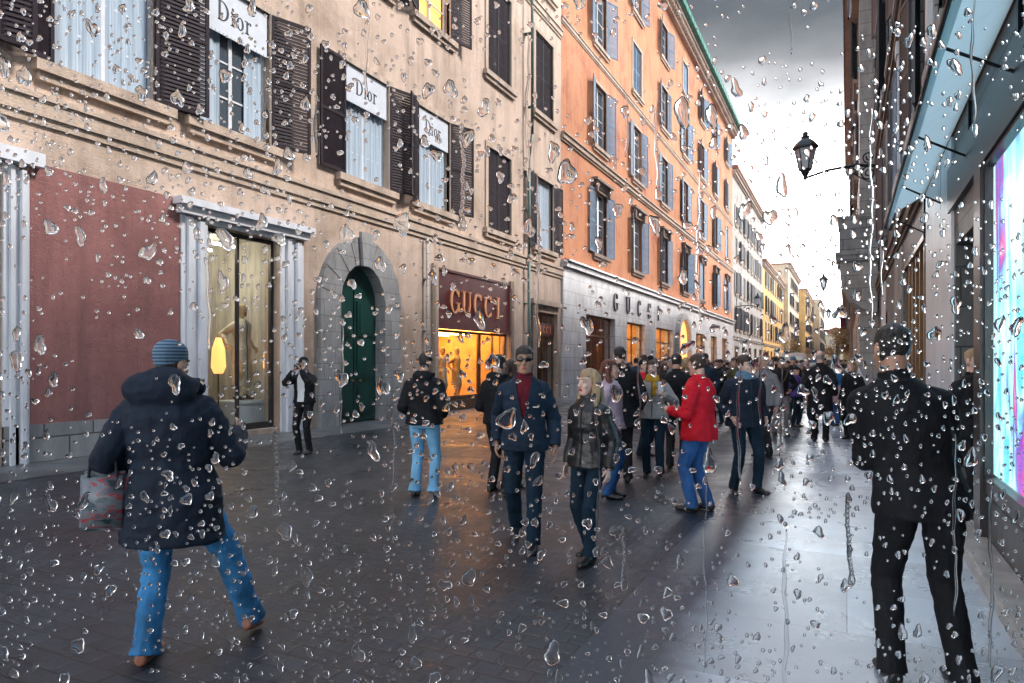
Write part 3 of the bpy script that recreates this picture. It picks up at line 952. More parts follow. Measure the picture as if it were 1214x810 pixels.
far_building("ochre_building", XL+2.3, y3+105, y3+150, 20, M['yellow_wall'], M['shutter'], std[:3]+[(16.6,2)], 4.8, "ochre building far down the left side of the street", lit=.9)
far_building("beige_far_building", XL+4.2, y3+150, y3+200, 21, M['cream_wall'], M['shutter_dark'], std, 5.2, "pale beige building, the last on the left of the street", lit=.4)

# ---------------------------------------------------------------- right side
XR = 1.1
YB0, YB1 = -4.0, 30.0
def uR(px): return YB1 - wall_y(px, XR)
b3 = empty("stone_building", (XR, YB1, 0), R(-90), "dark grey stone building on the right with the lit shop display and pale blue canopy", "building", "buildings lining the street")
WB = YB1-YB0; HB = 17.5
dis0, dis1 = uR(1172), YB1-4.6
door0, door1 = uR(1133), uR(1163)
br0, br1 = uR(1071), uR(1099)
ops = [(dis0, dis1, .5, 3.35, .5), (door0, door1, 0, 2.95, 1.0), (br0, br1, 0, 3.7, .6), (YB1-3.6, YB1-.2, .4, 3.2, .4), (uR(1048), uR(1052), 0, 3.2, .5)]
rws = [(5.6, 2.7), (9.7, 2.7), (13.8, 2.3)]
wcs = [2.6 + 3.5*k for k in range(9)]
for c in wcs:
    for z, h in rws: ops.append((c-.7, c+.7, z, z+h))
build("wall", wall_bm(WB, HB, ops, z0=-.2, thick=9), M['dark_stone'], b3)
for i, c in enumerate(wcs):
    for j, (z, h) in enumerate(rws):
        window(b3, c-.7, z, 1.4, h, M['shutter_dark'] if (i+j) % 3 else M['shutter_blue'], M['frame_white'], M['stone'], slats=i > 3, sw=.7, closed=(i*2+j) % 5 == 0)
courses(b3, "string_course", WB, [(4.35, .20, .10), (8.9, .22, .12), (13.0, .18, .10)], M['brown_wall'])
courses(b3, "cornice", WB, [(HB-.9, .5, .45)], M['brown_wall'])
for (a, c, mt) in ((uR(1099)+.15, uR(1133)-.1, M['white_paint']), (uR(1046), uR(1046)+2.4, M['white_paint']), (uR(1062), br0-.2, M['grey_wall'])):
    bm = bmesh.new(); box(bm, a, c, -.03, -.001, 0, 4.2); box(bm, a-.05, c+.05, -.06, -.001, 0, .45); build("stone_pier", bm, mt, b3)
for u_ in (uR(1046)+.4, br0-.9, uR(1099)+.6, door1+.1, dis0+1.2):
    bm = bmesh.new(); box(bm, u_, u_+.34, -.08, -.001, 4.75, 8.85); box(bm, u_-.06, u_+.40, -.11, -.001, 8.55, 8.84); box(bm, u_, u_+.34, -.08, -.001, 9.2, 12.95); build("pilaster", bm, M['white_paint'], b3)
# brown wooden doorway
bm = bmesh.new()
for k in range(7):
    x = br0 + .05 + (br1-br0-.3)*k/6
    box(bm, x, x+.16, .04, .22, 0, 3.6)
box(bm, br0, br1, .0, .26, 3.6, 3.69)
build("door_frame", bm, M['bronze'], b3)
bm = bmesh.new(); box(bm, br0, br1, .3, .34, 0, 3.68); build("door", bm, M['interior_red'], b3)
# dark doorway
room(b3, door0, door1, .0, 3.0, 3.0, M['interior_dark'], M['interior_dark'], 1.001)
bm = bmesh.new(); box(bm, dis0-1.9-(dis0-door0)+1.9-.3, dis1+.6, -.05, -.001, 3.36, 3.86); build("fascia", bm, M['frame_dark'], b3)
bm = bmesh.new(); box(bm, door1+.02, dis0-.02, -.06, -.001, 0, 3.35); build("pilaster", bm, M['frame_dark'], b3)
# lit display
m, n, l, b = new_mat("lit_display_print")
v = mapping(n, l, (1.5, 1.5, .30)); s_ = n.new("ShaderNodeSeparateXYZ")
z = add_noise(n, l, v, 1.7, 3, .55, .5)
c_ = ramp(n, l, z, [(.30, (.05,.40,.80)), (.42, (.16,.70,.95)), (.50, (.75,.98,1)), (.56, (.30,.80,.98)), (.60, (.16,.10,.60)), (.64, (.80,.02,.25)), (.69, (.20,.70,.92)), (.8, (.5,.9,1))])
l.new(c_, b.inputs["Base Color"]); l.new(c_, b.inputs["Emission Color"]); b.inputs["Emission Strength"].default_value = .95
M['display'] = m
shop_front(b3, dis0, dis1, .5, 3.35, M['frame_dark'], 0, -.03, fw=.03)
room(b3, dis0-.02, dis1+.02, .45, 3.4, 1.0, M['white_paint'], M['white_paint'], .501)
bm = bmesh.new(); box(bm, dis0+.035, dis1-.035, .03, .1, .66, 3.3); build("lightbox", bm, M['display'], b3)
# far small window of the same building
shop_front(b3, YB1-3.6, YB1-.2, .4, 3.2, M['frame_dark'], 1, .1)
room(b3, YB1-3.7, YB1-.1, .4, 3.2, 1.2, M['interior_grey'], M['interior_dark'], .41)
# canopy
m, n, l, b = new_mat("pale_blue_canopy_cloth")
v = mapping(n, l, (1,1,1))
b.inputs["Base Color"].default_value = (.30,.62,.80,1)
l.new(ramp(n, l, add_noise(n, l, v, 2.5, 5), [(.3, (.30,.62,.80)), (.7, (.50,.80,.92))]), b.inputs["Base Color"])
b.inputs["Roughness"].default_value = .7
tr = n.new("ShaderNodeBsdfTranslucent"); tr.inputs[0].default_value = (.60,.88,.97,1)
ms = n.new("ShaderNodeMixShader"); ms.inputs[0].default_value = .75
l.new(b.outputs[0], ms.inputs[1]); l.new(tr.outputs[0], ms.inputs[2]); l.new(ms.outputs[0], n["Material Output"].inputs[0])
M['canopy'] = m
ca0, ca1 = YB1-12.3, YB1-1.5
cn = empty("shop_canopy", (XR, YB1, 3.9), R(-90), "pale blue cloth canopy over the shop fronts of the dark stone building", "canopy")
bm = bmesh.new()
nseg = 40
for k in range(nseg):
    x0, x1 = ca0 + (ca1-ca0)*k/nseg, ca0 + (ca1-ca0)*(k+1)/nseg
    z0_, z1_ = -.03*math.sin(math.pi*(k % 8)/8), -.03*math.sin(math.pi*((k % 8)+1)/8)
    quad(bm, (x0, -.50, .05+z0_), (x1, -.50, .05+z1_), (x1, -.03, .32), (x0, -.03, .32))
    quad(bm, (x0, -.50, .05+z0_), (x1, -.50, .05+z1_), (x1, -.505, -.16+z1_), (x0, -.505, -.16+z0_))
build("cloth", bm, M['canopy'], cn)
bm = bmesh.new()
tube(bm, [(ca0, -.51, .05), (ca1, -.51, .05)], .02, 8)
for k in range(6):
    x = ca0 + (ca1-ca0)*k/5
    tube(bm, [(x, -.02, -.25), (x, -.5, .04)], .012, 6); box(bm, x-.03, x+.03, -.03, -.001, -.33, .3)
build("canopy_frame", bm, M['iron'], cn)

# balcony corner building
XC = .45
b4 = far_building("pale_corner_building", XC, 30.02, 62, 17.2, M['pale_stone'], M['shutter_dark'], std[:3], 4.0, "pale stone building on the right whose balcony juts into the street", left=False, lit=.3)
# end wall facing the camera
bl = empty("corner_balcony", (XC, 31.0, 0), 0, "heavy grey stone balcony on curved brackets jutting over the street at right", "balcony")
bm = bmesh.new()
box(bm, -.80, .62, -1.9, .9, 5.55, 5.78); box(bm, -.86, .62, -1.96, .96, 5.78, 5.90)
box(bm, -.72, .62, -1.82, -1.62, 5.9, 7.15); box(bm, -.72, -.56, -1.62, .8, 5.9, 7.15)
box(bm, -.78, .62, -1.88, -1.56, 7.15, 7.30); box(bm, -.78, -.50, -1.56, .86, 7.15, 7.30)
build("parapet", bm, M['stone'], bl)
prof = [(.62, 5.55)] + [(-.72 + 1.34*(1-math.cos(a))*.98, 5.55 - 2.0*math.sin(a)) for a in [math.pi/2*k/10 for k in range(11)]]
for y in (-1.7, -.6, .5):
    bm = bmesh.new(); prism(bm, prof, y, y+.35); build("bracket", bm, M['pale_stone'], bl)
far_building("brown_far_building", .25, 62.02, 110, 10.0, M['brown_wall'], M['shutter_dark'], [(5.2,2.4)], 4.0, "low brown building on the right past the balcony", left=False, lit=.9, ww=1.2)
far_building("ochre_far_building", -.2, 110.02, 190, 13.0, M['yellow_wall'], M['shutter'], [(5.2,2.2),(9,2.2)], 5.0, "ochre building far away on the right side", left=False, lit=.9)
far_building("grey_far_building", -.9, 190.02, 290, 16.0, M['cream_wall'], M['shutter'], std[:2], 7.0, "pale building at the far end of the right side", left=False, lit=.3)
# building closing the street
r = empty("end_building", (-12, 300, 0), 0, "small pale building closing the far end of the street", "building", "buildings lining the street")
ops = [(1+k*2.4, 2.1+k*2.4, z, z+1.8) for k in range(6) for z in (1, 5, 9)]
build("wall", wall_bm(16, 13, ops, z0=-.2), M['cream_wall'], r)
for o in ops: window(r, o[0], o[2], 1.1, 1.8, None, M['frame_white'], None, bars=1)
bm = bmesh.new(); prism(bm, [(-.4,13.01),(16.4,13.01),(8,16)], -.4, 8); build("roof", bm, M['roof'], r)

# ---------------------------------------------------------------- lanterns on brackets
yl = wall_y(1046, XR)
street_lantern((XR, yl, 8.45), 2.45, 0, "largest black iron lantern, on a long scrolled arm high on the right", 1.35)
street_lantern((XC, 66, 8.1), 2.3, 0, "smaller lantern past the stone balcony on the right", 1.25)
street_lantern((.0, 100, 7.6), 2.2, 0, "tiny lantern above the dark red flag", 1.25)
street_lantern((XL, 84, 8.3), 2.4, R(180), "lantern on the left wall at the grey building", 1.3)

# ================================================================ people
def fabric(name, c, rough=.85, var=.3, scale=5, fold=.5, metal=0, sheen=.1, stretch=(1,1,.5), fine=60):
    m, n, l, b = new_mat(name)
    v = mapping(n, l, stretch)
    l.new(ramp(n, l, add_noise(n, l, v, scale, 5, .6), [(.3, sc3(c, 1-var)), (.7, sc3(c, 1+var))]), b.inputs["Base Color"])
    b.inputs["Roughness"].default_value = rough
    b.inputs["Specular IOR Level"].default_value = .2 if rough > .6 else .5
    h = n.new("ShaderNodeMath"); h.operation = 'MULTIPLY_ADD'
    l.new(add_noise(n, l, v, 7, 4, .55, 1.2), h.inputs[0]); h.inputs[1].default_value = 1.0
    f2 = n.new("ShaderNodeMath"); f2.operation = 'MULTIPLY'; l.new(add_noise(n, l, v, fine, 2), f2.inputs[0]); f2.inputs[1].default_value = .12
    l.new(f2.outputs[0], h.inputs[2])
    bump(n, l, b, h.outputs[0], fold, .03)
    return m
def skin(name, c):
    m, n, l, b = new_mat(name)
    v = mapping(n, l, (1,1,1))
    l.new(ramp(n, l, add_noise(n, l, v, 14, 4), [(.3, sc3(c, .88)), (.7, sc3(c, 1.1))]), b.inputs["Base Color"])
    b.inputs["Roughness"].default_value = .5
    b.inputs["Subsurface Weight"].default_value = 0
    return m
P = {
 'skin': skin("skin_light", (.60,.36,.27)), 'skin2': skin("skin_tan", (.45,.25,.17)), 'pale': skin("skin_pale", (.72,.48,.40)),
 'lip': plain("lips", (.42,.10,.09), .4, var=.1), 'lipr': plain("red_lips", (.55,.04,.05), .4, var=.1),
 'eye': plain("eye_white", (.7,.7,.7), .2, var=.05, bmp=0), 'iris': plain("iris", (.03,.02,.015), .2, var=.1, bmp=0),
 'hair_black': fabric("black_hair", (.012,.010,.010), .45, fold=.6, stretch=(6,6,.8), fine=80),
 'hair_brown': fabric("brown_hair", (.045,.022,.014), .45, fold=.6, stretch=(6,6,.8)),
 'hair_red': fabric("auburn_hair", (.13,.035,.02), .45, fold=.6, stretch=(6,6,.8)),
 'hair_blond': fabric("blond_hair", (.40,.27,.15), .45, fold=.6, stretch=(6,6,.8)),
 'hair_grey': fabric("grey_hair", (.33,.32,.32), .5, fold=.6, stretch=(6,6,.8)),
 'navy': fabric("navy_cloth", (.012,.026,.050), .7), 'navy_deep': fabric("deep_navy_cloth", (.012,.020,.036), .75),
 'black': fabric("black_cloth", (.010,.011,.014), .75), 'coal': fabric("charcoal_cloth", (.03,.033,.038), .8),
 'leather': fabric("black_leather", (.010,.010,.012), .38), 'leather2': fabric("dark_leather", (.014,.016,.02), .45),
 'jean': fabric("bright_blue_denim", (.045,.21,.46), .8, var=.75, scale=3), 'jean_light': fabric("light_blue_denim", (.20,.46,.72), .8, var=.45, scale=3),
 'jean_mid': fabric("blue_denim", (.035,.11,.30), .8, var=.55, scale=3), 'jean_dark': fabric("dark_denim", (.008,.024,.044), .8),
 'red': fabric("bright_red_cloth", (.58,.008,.022), .65, var=.25), 'burgundy': fabric("burgundy_knit", (.12,.012,.022), .9),
 'white': fabric("white_cloth", (.75,.78,.82), .8, var=.1), 'lilac': fabric("lilac_quilt", (.42,.32,.40), .55),
 'grey': fabric("grey_cloth", (.20,.20,.21), .8), 'grey_light': fabric("light_grey_cloth", (.38,.37,.36), .8),
 'mustard': fabric("mustard_scarf", (.52,.30,.04), .9), 'scarf': fabric("blue_grey_scarf", (.11,.19,.28), .9),
 'purple': fabric("purple_cloth", (.10,.06,.24), .7), 'blue': fabric("blue_cloth", (.02,.14,.36), .7),
 'brown': fabric("brown_cloth", (.10,.055,.035), .8), 'olive': fabric("olive_cloth", (.07,.07,.04), .8), 'pink': fabric("pink_cloth", (.62,.20,.26), .8),
 'shoe': plain("black_shoe", (.012,.012,.014), .35, var=.2), 'shoe_brown': plain("brown_shoe", (.28,.10,.06), .5, var=.3), 'shoe_white': plain("white_shoe", (.6,.6,.62), .5, var=.1),
 'lens': plain("dark_lens", (.005,.005,.006), .08, var=.1, bmp=0), 'silver': plain("silver_metal", (.6,.6,.62), .3, .8, var=.1),
 'mannequin': plain("mannequin_gloss", (.55,.40,.25), .3, var=.15), 'gold_cloth': fabric("gold_satin", (.75,.42,.12), .35), 'ivory': fabric("ivory_satin", (.62,.55,.44), .4),
 'paper': fabric("pink_paper", (.55,.33,.33), .8, fold=.1),
}
def striped(name, a, c, scale, axis=2, dist=0):
    m, n, l, b = new_mat(name)
    v = mapping(n, l, (1,1,1))
    w = n.new("ShaderNodeTexWave"); w.wave_type = 'BANDS'; w.bands_direction = 'XYZ'[axis]
    w.inputs["Scale"].default_value = scale; w.inputs["Distortion"].default_value = dist; l.new(v, w.inputs["Vector"])
    l.new(ramp(n, l, w.outputs[0], [(.40, a), (.60, c)]), b.inputs["Base Color"]); b.inputs["Roughness"].default_value = .9
    return m
P['beanie'] = striped("striped_blue_beanie", (.035,.075,.13), (.15,.24,.33), 17)
m, n, l, b = new_mat("patterned_shopping_bag")
v = mapping(n, l, (5, 5, 14))
l.new(ramp(n, l, add_noise(n, l, v, 1.5, 2, .5, .6), [(.36, (.02,.05,.06)), (.42, (.12,.15,.18)), (.52, (.16,.19,.22)), (.56, (.34,.03,.04)), (.62, (.10,.12,.15)), (.72, (.02,.03,.04))]), b.inputs["Base Color"])
b.inputs["Roughness"].default_value = .45
P['bag_print'] = m
for k in ('lip', 'hair_black'): pass

Vx = Vector
def remesh(bm, vox, smooth=2, wrinkle=0, seed=0, mats=None, wscale=9.0):
    """fuse the overlapping shells of bm into one continuous skin"""
    me = bpy.data.meshes.new("tmp"); bmesh.ops.recalc_face_normals(bm, faces=bm.faces); bm.to_mesh(me); bm.free()
    o = bpy.data.objects.new("tmp", me); col.objects.link(o)
    md = o.modifiers.new("r", 'REMESH'); md.mode = 'VOXEL'; md.voxel_size = vox; md.use_smooth_shade = True
    if smooth:
        s = o.modifiers.new("s", 'SMOOTH'); s.factor = .5; s.iterations = smooth
    dg = bpy.context.evaluated_depsgraph_get()
    r = bpy.data.meshes.new_from_object(o.evaluated_get(dg), depsgraph=dg)
    bpy.data.objects.remove(o); bpy.data.meshes.remove(me)
    b = bmesh.new(); b.from_mesh(r); bpy.data.meshes.remove(r)
    if wrinkle:
        off = Vx((seed*3.7, seed*1.3, seed*2.1))
        b.normal_update()
        for v in b.verts:
            p = v.co
            q = Vx((p.x*wscale, p.y*wscale, p.z*wscale*1.5)) + off
            a = mnoise.noise(q) + .5*mnoise.noise(q*2.1)
            c = 1 - abs(mnoise.noise(Vx((p.x*5, p.y*5, p.z*13)) + off*2))*2
            v.co = p + v.normal * wrinkle * (a*.7 + c*.5)
    for f in b.faces: f.smooth = True
    return b

def shell(b, t):
    """give an open skin a second, inner side"""
    b.normal_update()
    old = list(b.faces)
    mp_ = {v: b.verts.new(v.co - v.normal*t) for v in list(b.verts)}
    for f in old:
        try:
            nf = b.faces.new([mp_[v] for v in reversed(f.verts)]); nf.material_index = f.material_index; nf.smooth = True
        except ValueError: pass
    rim = [e for e in b.edges if len(e.link_faces) == 1 and e.verts[0] in mp_ and e.verts[1] in mp_]
    for e in rim:
        a, c = e.verts
        try: b.faces.new((a, c, mp_[c], mp_[a]))
        except ValueError: pass

def to_obj(name, b, mats, parent):
    me = bpy.data.meshes.new(name); b.to_mesh(me); b.free()
    for m_ in (mats if isinstance(mats, (list, tuple)) else [mats]): me.materials.append(m_)
    return link_mesh(name, me, parent)

def ik(a, t, l1, l2, pole):
    d = t - a; L = d.length
    mx_ = (l1+l2)*.995
    if L > mx_: t = a + d*(mx_/L); d = t-a; L = mx_
    x = (l1*l1 - l2*l2 + L*L)/(2*L); h = math.sqrt(max(l1*l1 - x*x, 0))
    u = d/L; p = (pole - u*pole.dot(u)).normalized()
    return a + u*x + p*h, t

def hring(c, rx, ry, rot=0.0, tilt=None):
    U = Vx((rx*math.cos(rot), rx*math.sin(rot), 0)); V = Vx((-ry*math.sin(rot), ry*math.cos(rot), 0))
    return (Vx(c), U, V)

HEAD = [(-.118,.020,-.078,-.045),(-.108,.040,-.092,-.02),(-.085,.053,-.096,.02),(-.05,.063,-.093,.06),(-.01,.070,-.089,.085),(.03,.075,-.087,.097),
        (.06,.075,-.083,.097),(.085,.068,-.070,.086),(.102,.054,-.052,.070),(.114,.036,-.030,.048),(.121,.014,-.006,.022)]
def head_bm(bm, X, f=1.0, grow=0.0, face=True):
    """X: matrix placing the head; faces -Y"""
    rings = []
    for z, rx, yf, yb in HEAD:
        g = 1+grow
        rings.append((X @ Vx((0, (yf+yb)/2*g, z*g)), X.to_3x3() @ Vx((rx*g, 0, 0)), X.to_3x3() @ Vx((0, (yb-yf)/2*g, 0))))
    loft(bm, rings, 18)
    if face:
        R3 = X.to_3x3()
        loft(bm, [(X @ Vx((0,-.086,.022)), R3 @ Vx((.007,0,0)), R3 @ Vx((0,.010,0))), (X @ Vx((0,-.098,-.012)), R3 @ Vx((.012,0,0)), R3 @ Vx((0,.016,0))),
                  (X @ Vx((0,-.105,-.034)), R3 @ Vx((.017,0,0)), R3 @ Vx((0,.017,0))), (X @ Vx((0,-.092,-.046)), R3 @ Vx((.014,0,0)), R3 @ Vx((0,.010,0)))], 8)
        for s in (-1, 1):
            m_ = X @ Matrix.Translation((s*.076, .008, -.005)) @ Matrix.Rotation(s*.35, 4, 'Z')
            bmesh.ops.create_uvsphere(bm, u_segments=10, v_segments=6, radius=1, matrix=m_ @ Matrix.Diagonal((.009,.020,.033,1)))
            bmesh.ops.create_uvsphere(bm, u_segments=8, v_segments=6, radius=1, matrix=X @ Matrix.Translation((s*.033,-.082,.022)) @ Matrix.Diagonal((.024,.013,.008,1)))
            bmesh.ops.create_uvsphere(bm, u_segments=8, v_segments=6, radius=1, matrix=X @ Matrix.Translation((s*.038,-.070,-.030)) @ Matrix.Diagonal((.022,.020,.020,1)))
        bmesh.ops.create_uvsphere(bm, u_segments=8, v_segments=6, radius=1, matrix=X @ Matrix.Translation((0,-.086,-.068)) @ Matrix.Diagonal((.026,.014,.013,1)))
        bmesh.ops.create_uvsphere(bm, u_segments=8, v_segments=6, radius=1, matrix=X @ Matrix.Translation((0,-.084,-.100)) @ Matrix.Diagonal((.018,.015,.012,1)))

def hand_bm(bm, w, d, palm, side, s=1.0, curl=.5):
    """w wrist, d pointing direction, palm the way the palm faces, side = +1/-1 where the thumb sits"""
    d = d.normalized(); palm = (palm - d*palm.dot(d)).normalized(); t = d.cross(palm)*side
    tube(bm, [w - d*.02*s, w + d*.03*s, w + d*.075*s, w + d*.092*s], [.022*s, .030*s, .040*s, .034*s], 10, flat=.42, side=t)
    L = [.070,.078,.072,.056]
    for k in range(4):
        base = w + d*.085*s + t*(.030-.020*k)*s
        p = [base - d*.02*s, base]
        a = curl*(.5+.1*k)
        cur = base; ang = 0
        for j in range(3):
            ang += a*(1.0 if j else .7)
            dr = d*math.cos(ang) + palm*math.sin(ang)
            cur = cur + dr*L[k]*s*(.42,.32,.26)[j]; p.append(cur)
        tube(bm, p, [.0085*s,.0085*s,.008*s,.0075*s,.006*s], 7)
    b0 = w + d*.025*s + t*.022*s
    p1 = b0 + (t*.8+d*.6+palm*.25).normalized()*.038*s
    p2 = p1 + (t*.35+d*.9+palm*.45*curl).normalized()*.030*s
    p3 = p2 + (d*.9+palm*.6*curl).normalized()*.024*s
    tube(bm, [b0, p1, p2, p3], [.013*s,.011*s,.0095*s,.007*s], 7)

def append(bm, b2, mi):
    tmp = bpy.data.meshes.new("tmp"); b2.to_mesh(tmp); b2.free(); n0 = len(bm.faces)
    bm.from_mesh(tmp); bpy.data.meshes.remove(tmp); bm.faces.ensure_lookup_table()
    for f in bm.faces[n0:]: f.material_index = mi; f.smooth = True

def person(loc, rz, H=1.75, label="", group=None, vox=.009, top='black', legs='jean', skinm='skin', hair='short', hairm='hair_black', lipm='lip',
           ank=((.10,0,.0),(-.10,0,.0)), wr=None, poles=None, palm=None, curl=.6, head=(0,0,0), lean=(0,0), hem=.88, coat=1.0, bulk=1.0, female=False,
           hood=0, collar=True, shirt=None, shirt_w=(.03,.09), scarf=None, shoes='shoe', cuff=.062, wrinkle=.006, glasses=False, leg_w=1.0, kneep=None,
           name="person", seed=0, extras=None, open_to=.0, sleeve=1.0, hips=(0,0), foot_rot=(0,0), hands=True, cat="person", heel=(0,0)):
    s = H/1.75
    root = empty(name, loc, rz, label, cat, group)
    fw = .9 if female else 1.0
    px_, py_ = hips[0]*s, hips[1]*s
    hipz = .93*s
    def cen(z):     # spine lean
        t = max(0, (z-.93)/.6)
        return Vx((px_ + lean[0]*t*s, py_ + lean[1]*t*s, z*s))
    # torso rings
    def torso(g, z0, z1, hem_flare=0.0):
        prof = [(.80,.165,.125),(.88,.170,.128),(.95,.165,.122),(1.05,.148 if not female else .128,.108),(1.12,.150 if not female else .122,.108),(1.24,.166*fw,.120),(1.33,.170*fw,.120),(1.38,.158*fw,.108),(1.415,.130*fw,.092),(1.445,.092,.074),(1.47,.066,.062),(1.50,.055,.055)]
        rs = []
        def val(z):
            for (a, rx, ry), (c, rx2, ry2) in zip(prof, prof[1:]):
                if a <= z <= c:
                    t = (z-a)/(c-a); return rx+(rx2-rx)*t, ry+(ry2-ry)*t
            return prof[0][1:] if z < .8 else prof[-1][1:]
        zs = [z0] + [p[0] for p in prof if z0+.01 < p[0] < z1-.01] + [z1]
        for z in zs:
            rx, ry = val(z)
            fl = hem_flare*max(0, 1-(z-z0)/.35)
            if z < .8: fl += .0
            rs.append(hring(cen(z), (rx*bulk+g+fl)*s, (ry*bulk+g+fl)*s))
        return rs
    hip = [Vx((sx*.092*s+px_, py_, hipz-.02*s)) for sx in (1, -1)]
    A = [Vx((a[0]*s, a[1]*s, a[2]*s+.085*s)) for a in ank]
    kp = kneep or [Vx((.05,-1,0)), Vx((-.05,-1,0))]
    K = []
    for i in (0, 1):
        k, t = ik(hip[i], A[i], .43*s, .43*s, kp[i]); K.append(k); A[i] = t
    shx = (.160 if not female else .138)*(1+(bulk-1)*.8)*s
    S = [cen(1.355) + Vx((sx*shx, 0, 0)) for sx in (1, -1)]
    W = []
    wr = wr or ((.27,-.02,.86),(-.27,-.02,.86))
    E = []
    pl = poles or (Vx((.4,1,-.2)), Vx((-.4,1,-.2)))
    for i in (0, 1):
        e_, t = ik(S[i], Vx(wr[i])*s, .285*s, .255*s, Vx(pl[i])); E.append(e_); W.append(t)
    # head matrix
    nb = cen(1.47); hx = Matrix.Translation(cen(1.50)) @ Matrix.Rotation(head[0], 4, 'Z') @ Matrix.Rotation(head[2], 4, 'Y') @ Matrix.Rotation(head[1], 4, 'X') @ Matrix.Translation((0, -.018*s, .125*s)) @ Matrix.Scale(s*1.02, 4)
    # ---- body
    hv = min(vox, .007)
    bm = bmesh.new()
    head_bm(bm, hx)
    tube(bm, [cen(1.40), cen(1.47), hx @ Vx((0,.022,-.06)), hx @ Vx((0,.02,.0))], [.075*s,.060*s,.056*s,.05*s], 12)
    loft(bm, torso(-.012, .86, 1.48), 16)
    for i in (0, 1):
        tube(bm, [S[i], S[i].lerp(E[i], .5), E[i], E[i].lerp(W[i], .4), W[i]], [.052*s,.046*s,.038*s,.036*s,.027*s], 10)
        tube(bm, [hip[i], hip[i].lerp(K[i], .5), K[i], K[i].lerp(A[i], .35), A[i]], [.082*s,.070*s,.052*s,.050*s,.036*s], 10)
    body = remesh(bm, hv, 1)
    R3 = hx.to_3x3()
    if hands:
        for i in (0, 1):
            d = (W[i]-E[i]).normalized()
            pm = Vx(palm[i]) if palm else Vx((-1 if i == 0 else 1, 0, 0))
            hb = bmesh.new(); hand_bm(hb, W[i], d, pm, (-1 if i == 0 else 1), s*(.92 if female else 1.0), curl)
            append(body, hb, 0)
    for sx in (-1, 1):
        eb = bmesh.new()
        bmesh.ops.create_uvsphere(eb, u_segments=10, v_segments=6, radius=1, matrix=hx @ Matrix.Translation((sx*.032,-.0815,.006)) @ Matrix.Diagonal((.015,.010,.0075,1))); append(body, eb, 1)
        eb = bmesh.new()
        bmesh.ops.create_uvsphere(eb, u_segments=10, v_segments=6, radius=1, matrix=hx @ Matrix.Translation((sx*.032,-.0885,.006)) @ Matrix.Diagonal((.0065,.005,.0065,1))); append(body, eb, 2)
        eb = bmesh.new()
        tube(eb, [hx @ Vx((sx*.014,-.094,.026)), hx @ Vx((sx*.034,-.094,.032)), hx @ Vx((sx*.053,-.082,.027))], [.0035*s,.0045*s,.003*s], 6); append(body, eb, 4)
    for dz, h in ((-.062,.0055),(-.072,.007)):
        eb = bmesh.new(); bmesh.ops.create_uvsphere(eb, u_segments=10, v_segments=6, radius=1, matrix=hx @ Matrix.Translation((0,-.0965,dz)) @ Matrix.Diagonal((.022,.0075,h,1))); append(body, eb, 3)
    to_obj("body", body, [P[skinm], P['eye'], P['iris'], P[lipm], P[hairm]], root)
    # ---- trousers
    bm = bmesh.new()
    lw = leg_w*s
    rs = [hring(cen(z), rx*s*bulk**.5, ry*s*bulk**.5) for z, rx, ry in ((.83,.155,.115),(.90,.178,.132),(.97,.172,.128),(1.04,.158,.118))]
    loft(bm, rs, 16)
    for i in (0, 1):
        tube(bm, [hip[i]+Vx((0,0,.04*s)), hip[i].lerp(K[i], .35), K[i], K[i].lerp(A[i], .35), K[i].lerp(A[i], .8), A[i] - (A[i]-K[i]).normalized()*-.035*s],
             [.096*lw,.088*lw,.068*lw,.066*lw,.060*lw,cuff*lw], 12)
    to_obj("trousers", remesh(bm, vox, 2, wrinkle, seed+5), P[legs], root)
    # ---- shoes
    for i in (0, 1):
        bm = bmesh.new()
        a = A[i]; fr = foot_rot[i]
        fd = Vx((math.sin(fr), -math.cos(fr), 0)); hl = heel[i]
        fdv = (fd*math.cos(hl) + Vx((0,0,-1))*math.sin(hl)); up = Vx((0,0,1))*math.cos(hl) + fd*math.sin(hl); sd_ = fdv.cross(up)
        def fp(f_, u_): return a + fdv*f_*s + up*(u_-.085)*s
        loft(bm, [(fp(-.075,.045), sd_*.028*s, up*.030*s), (fp(-.055,.045), sd_*.036*s, up*.043*s), (fp(0,.050), sd_*.037*s, up*.048*s), (fp(.06,.040), sd_*.042*s, up*.038*s),
                  (fp(.13,.030), sd_*.046*s, up*.028*s), (fp(.175,.026), sd_*.040*s, up*.024*s), (fp(.20,.022), sd_*.022*s, up*.016*s)], 12)
        tube(bm, [fp(0,.04), fp(0,.11)], .045*s, 10)
        to_obj("shoe", remesh(bm, vox*.9, 1), P[shoes], root)
    # ---- jacket / coat
    bm = bmesh.new()
    g = .016 + .012*coat
    loft(bm, torso(g, hem, 1.475, .012*coat), 18)
    for i in (0, 1):
        sl = sleeve
        e2 = E[i].lerp(W[i], .97*sl)
        bmesh.ops.create_uvsphere(bm, u_segments=14, v_segments=10, radius=(.056+g*.7)*s, matrix=Matrix.Translation(S[i]))
        tube(bm, [S[i], S[i].lerp(E[i], .5), E[i], E[i].lerp(W[i], .5*sl), e2], [(.058+g*.8)*s, (.050+g*.8)*s, (.044+g*.75)*s, (.039+g*.65)*s, (.034+g*.45)*s], 12)
        bmesh.ops.create_uvsphere(bm, u_segments=12, v_segments=8, radius=(.044+g*.75)*s, matrix=Matrix.Translation(E[i]))
        tube(bm, [cen(1.425), cen(1.40).lerp(S[i]+Vx((0,0,.01*s)), .55), S[i]], [.060*s, (.060+g*.5)*s, (.058+g*.65)*s], 12)
        loft(bm, [(cen(1.47), Vx((.02*s,0,0)), Vx((0,.03*s,0))), (cen(1.44), Vx((.07*s,0,0)), Vx((0,.055*s,0))), (cen(1.36), Vx((.12*s,0,0)), Vx((0,.07*s,0)))], 10)
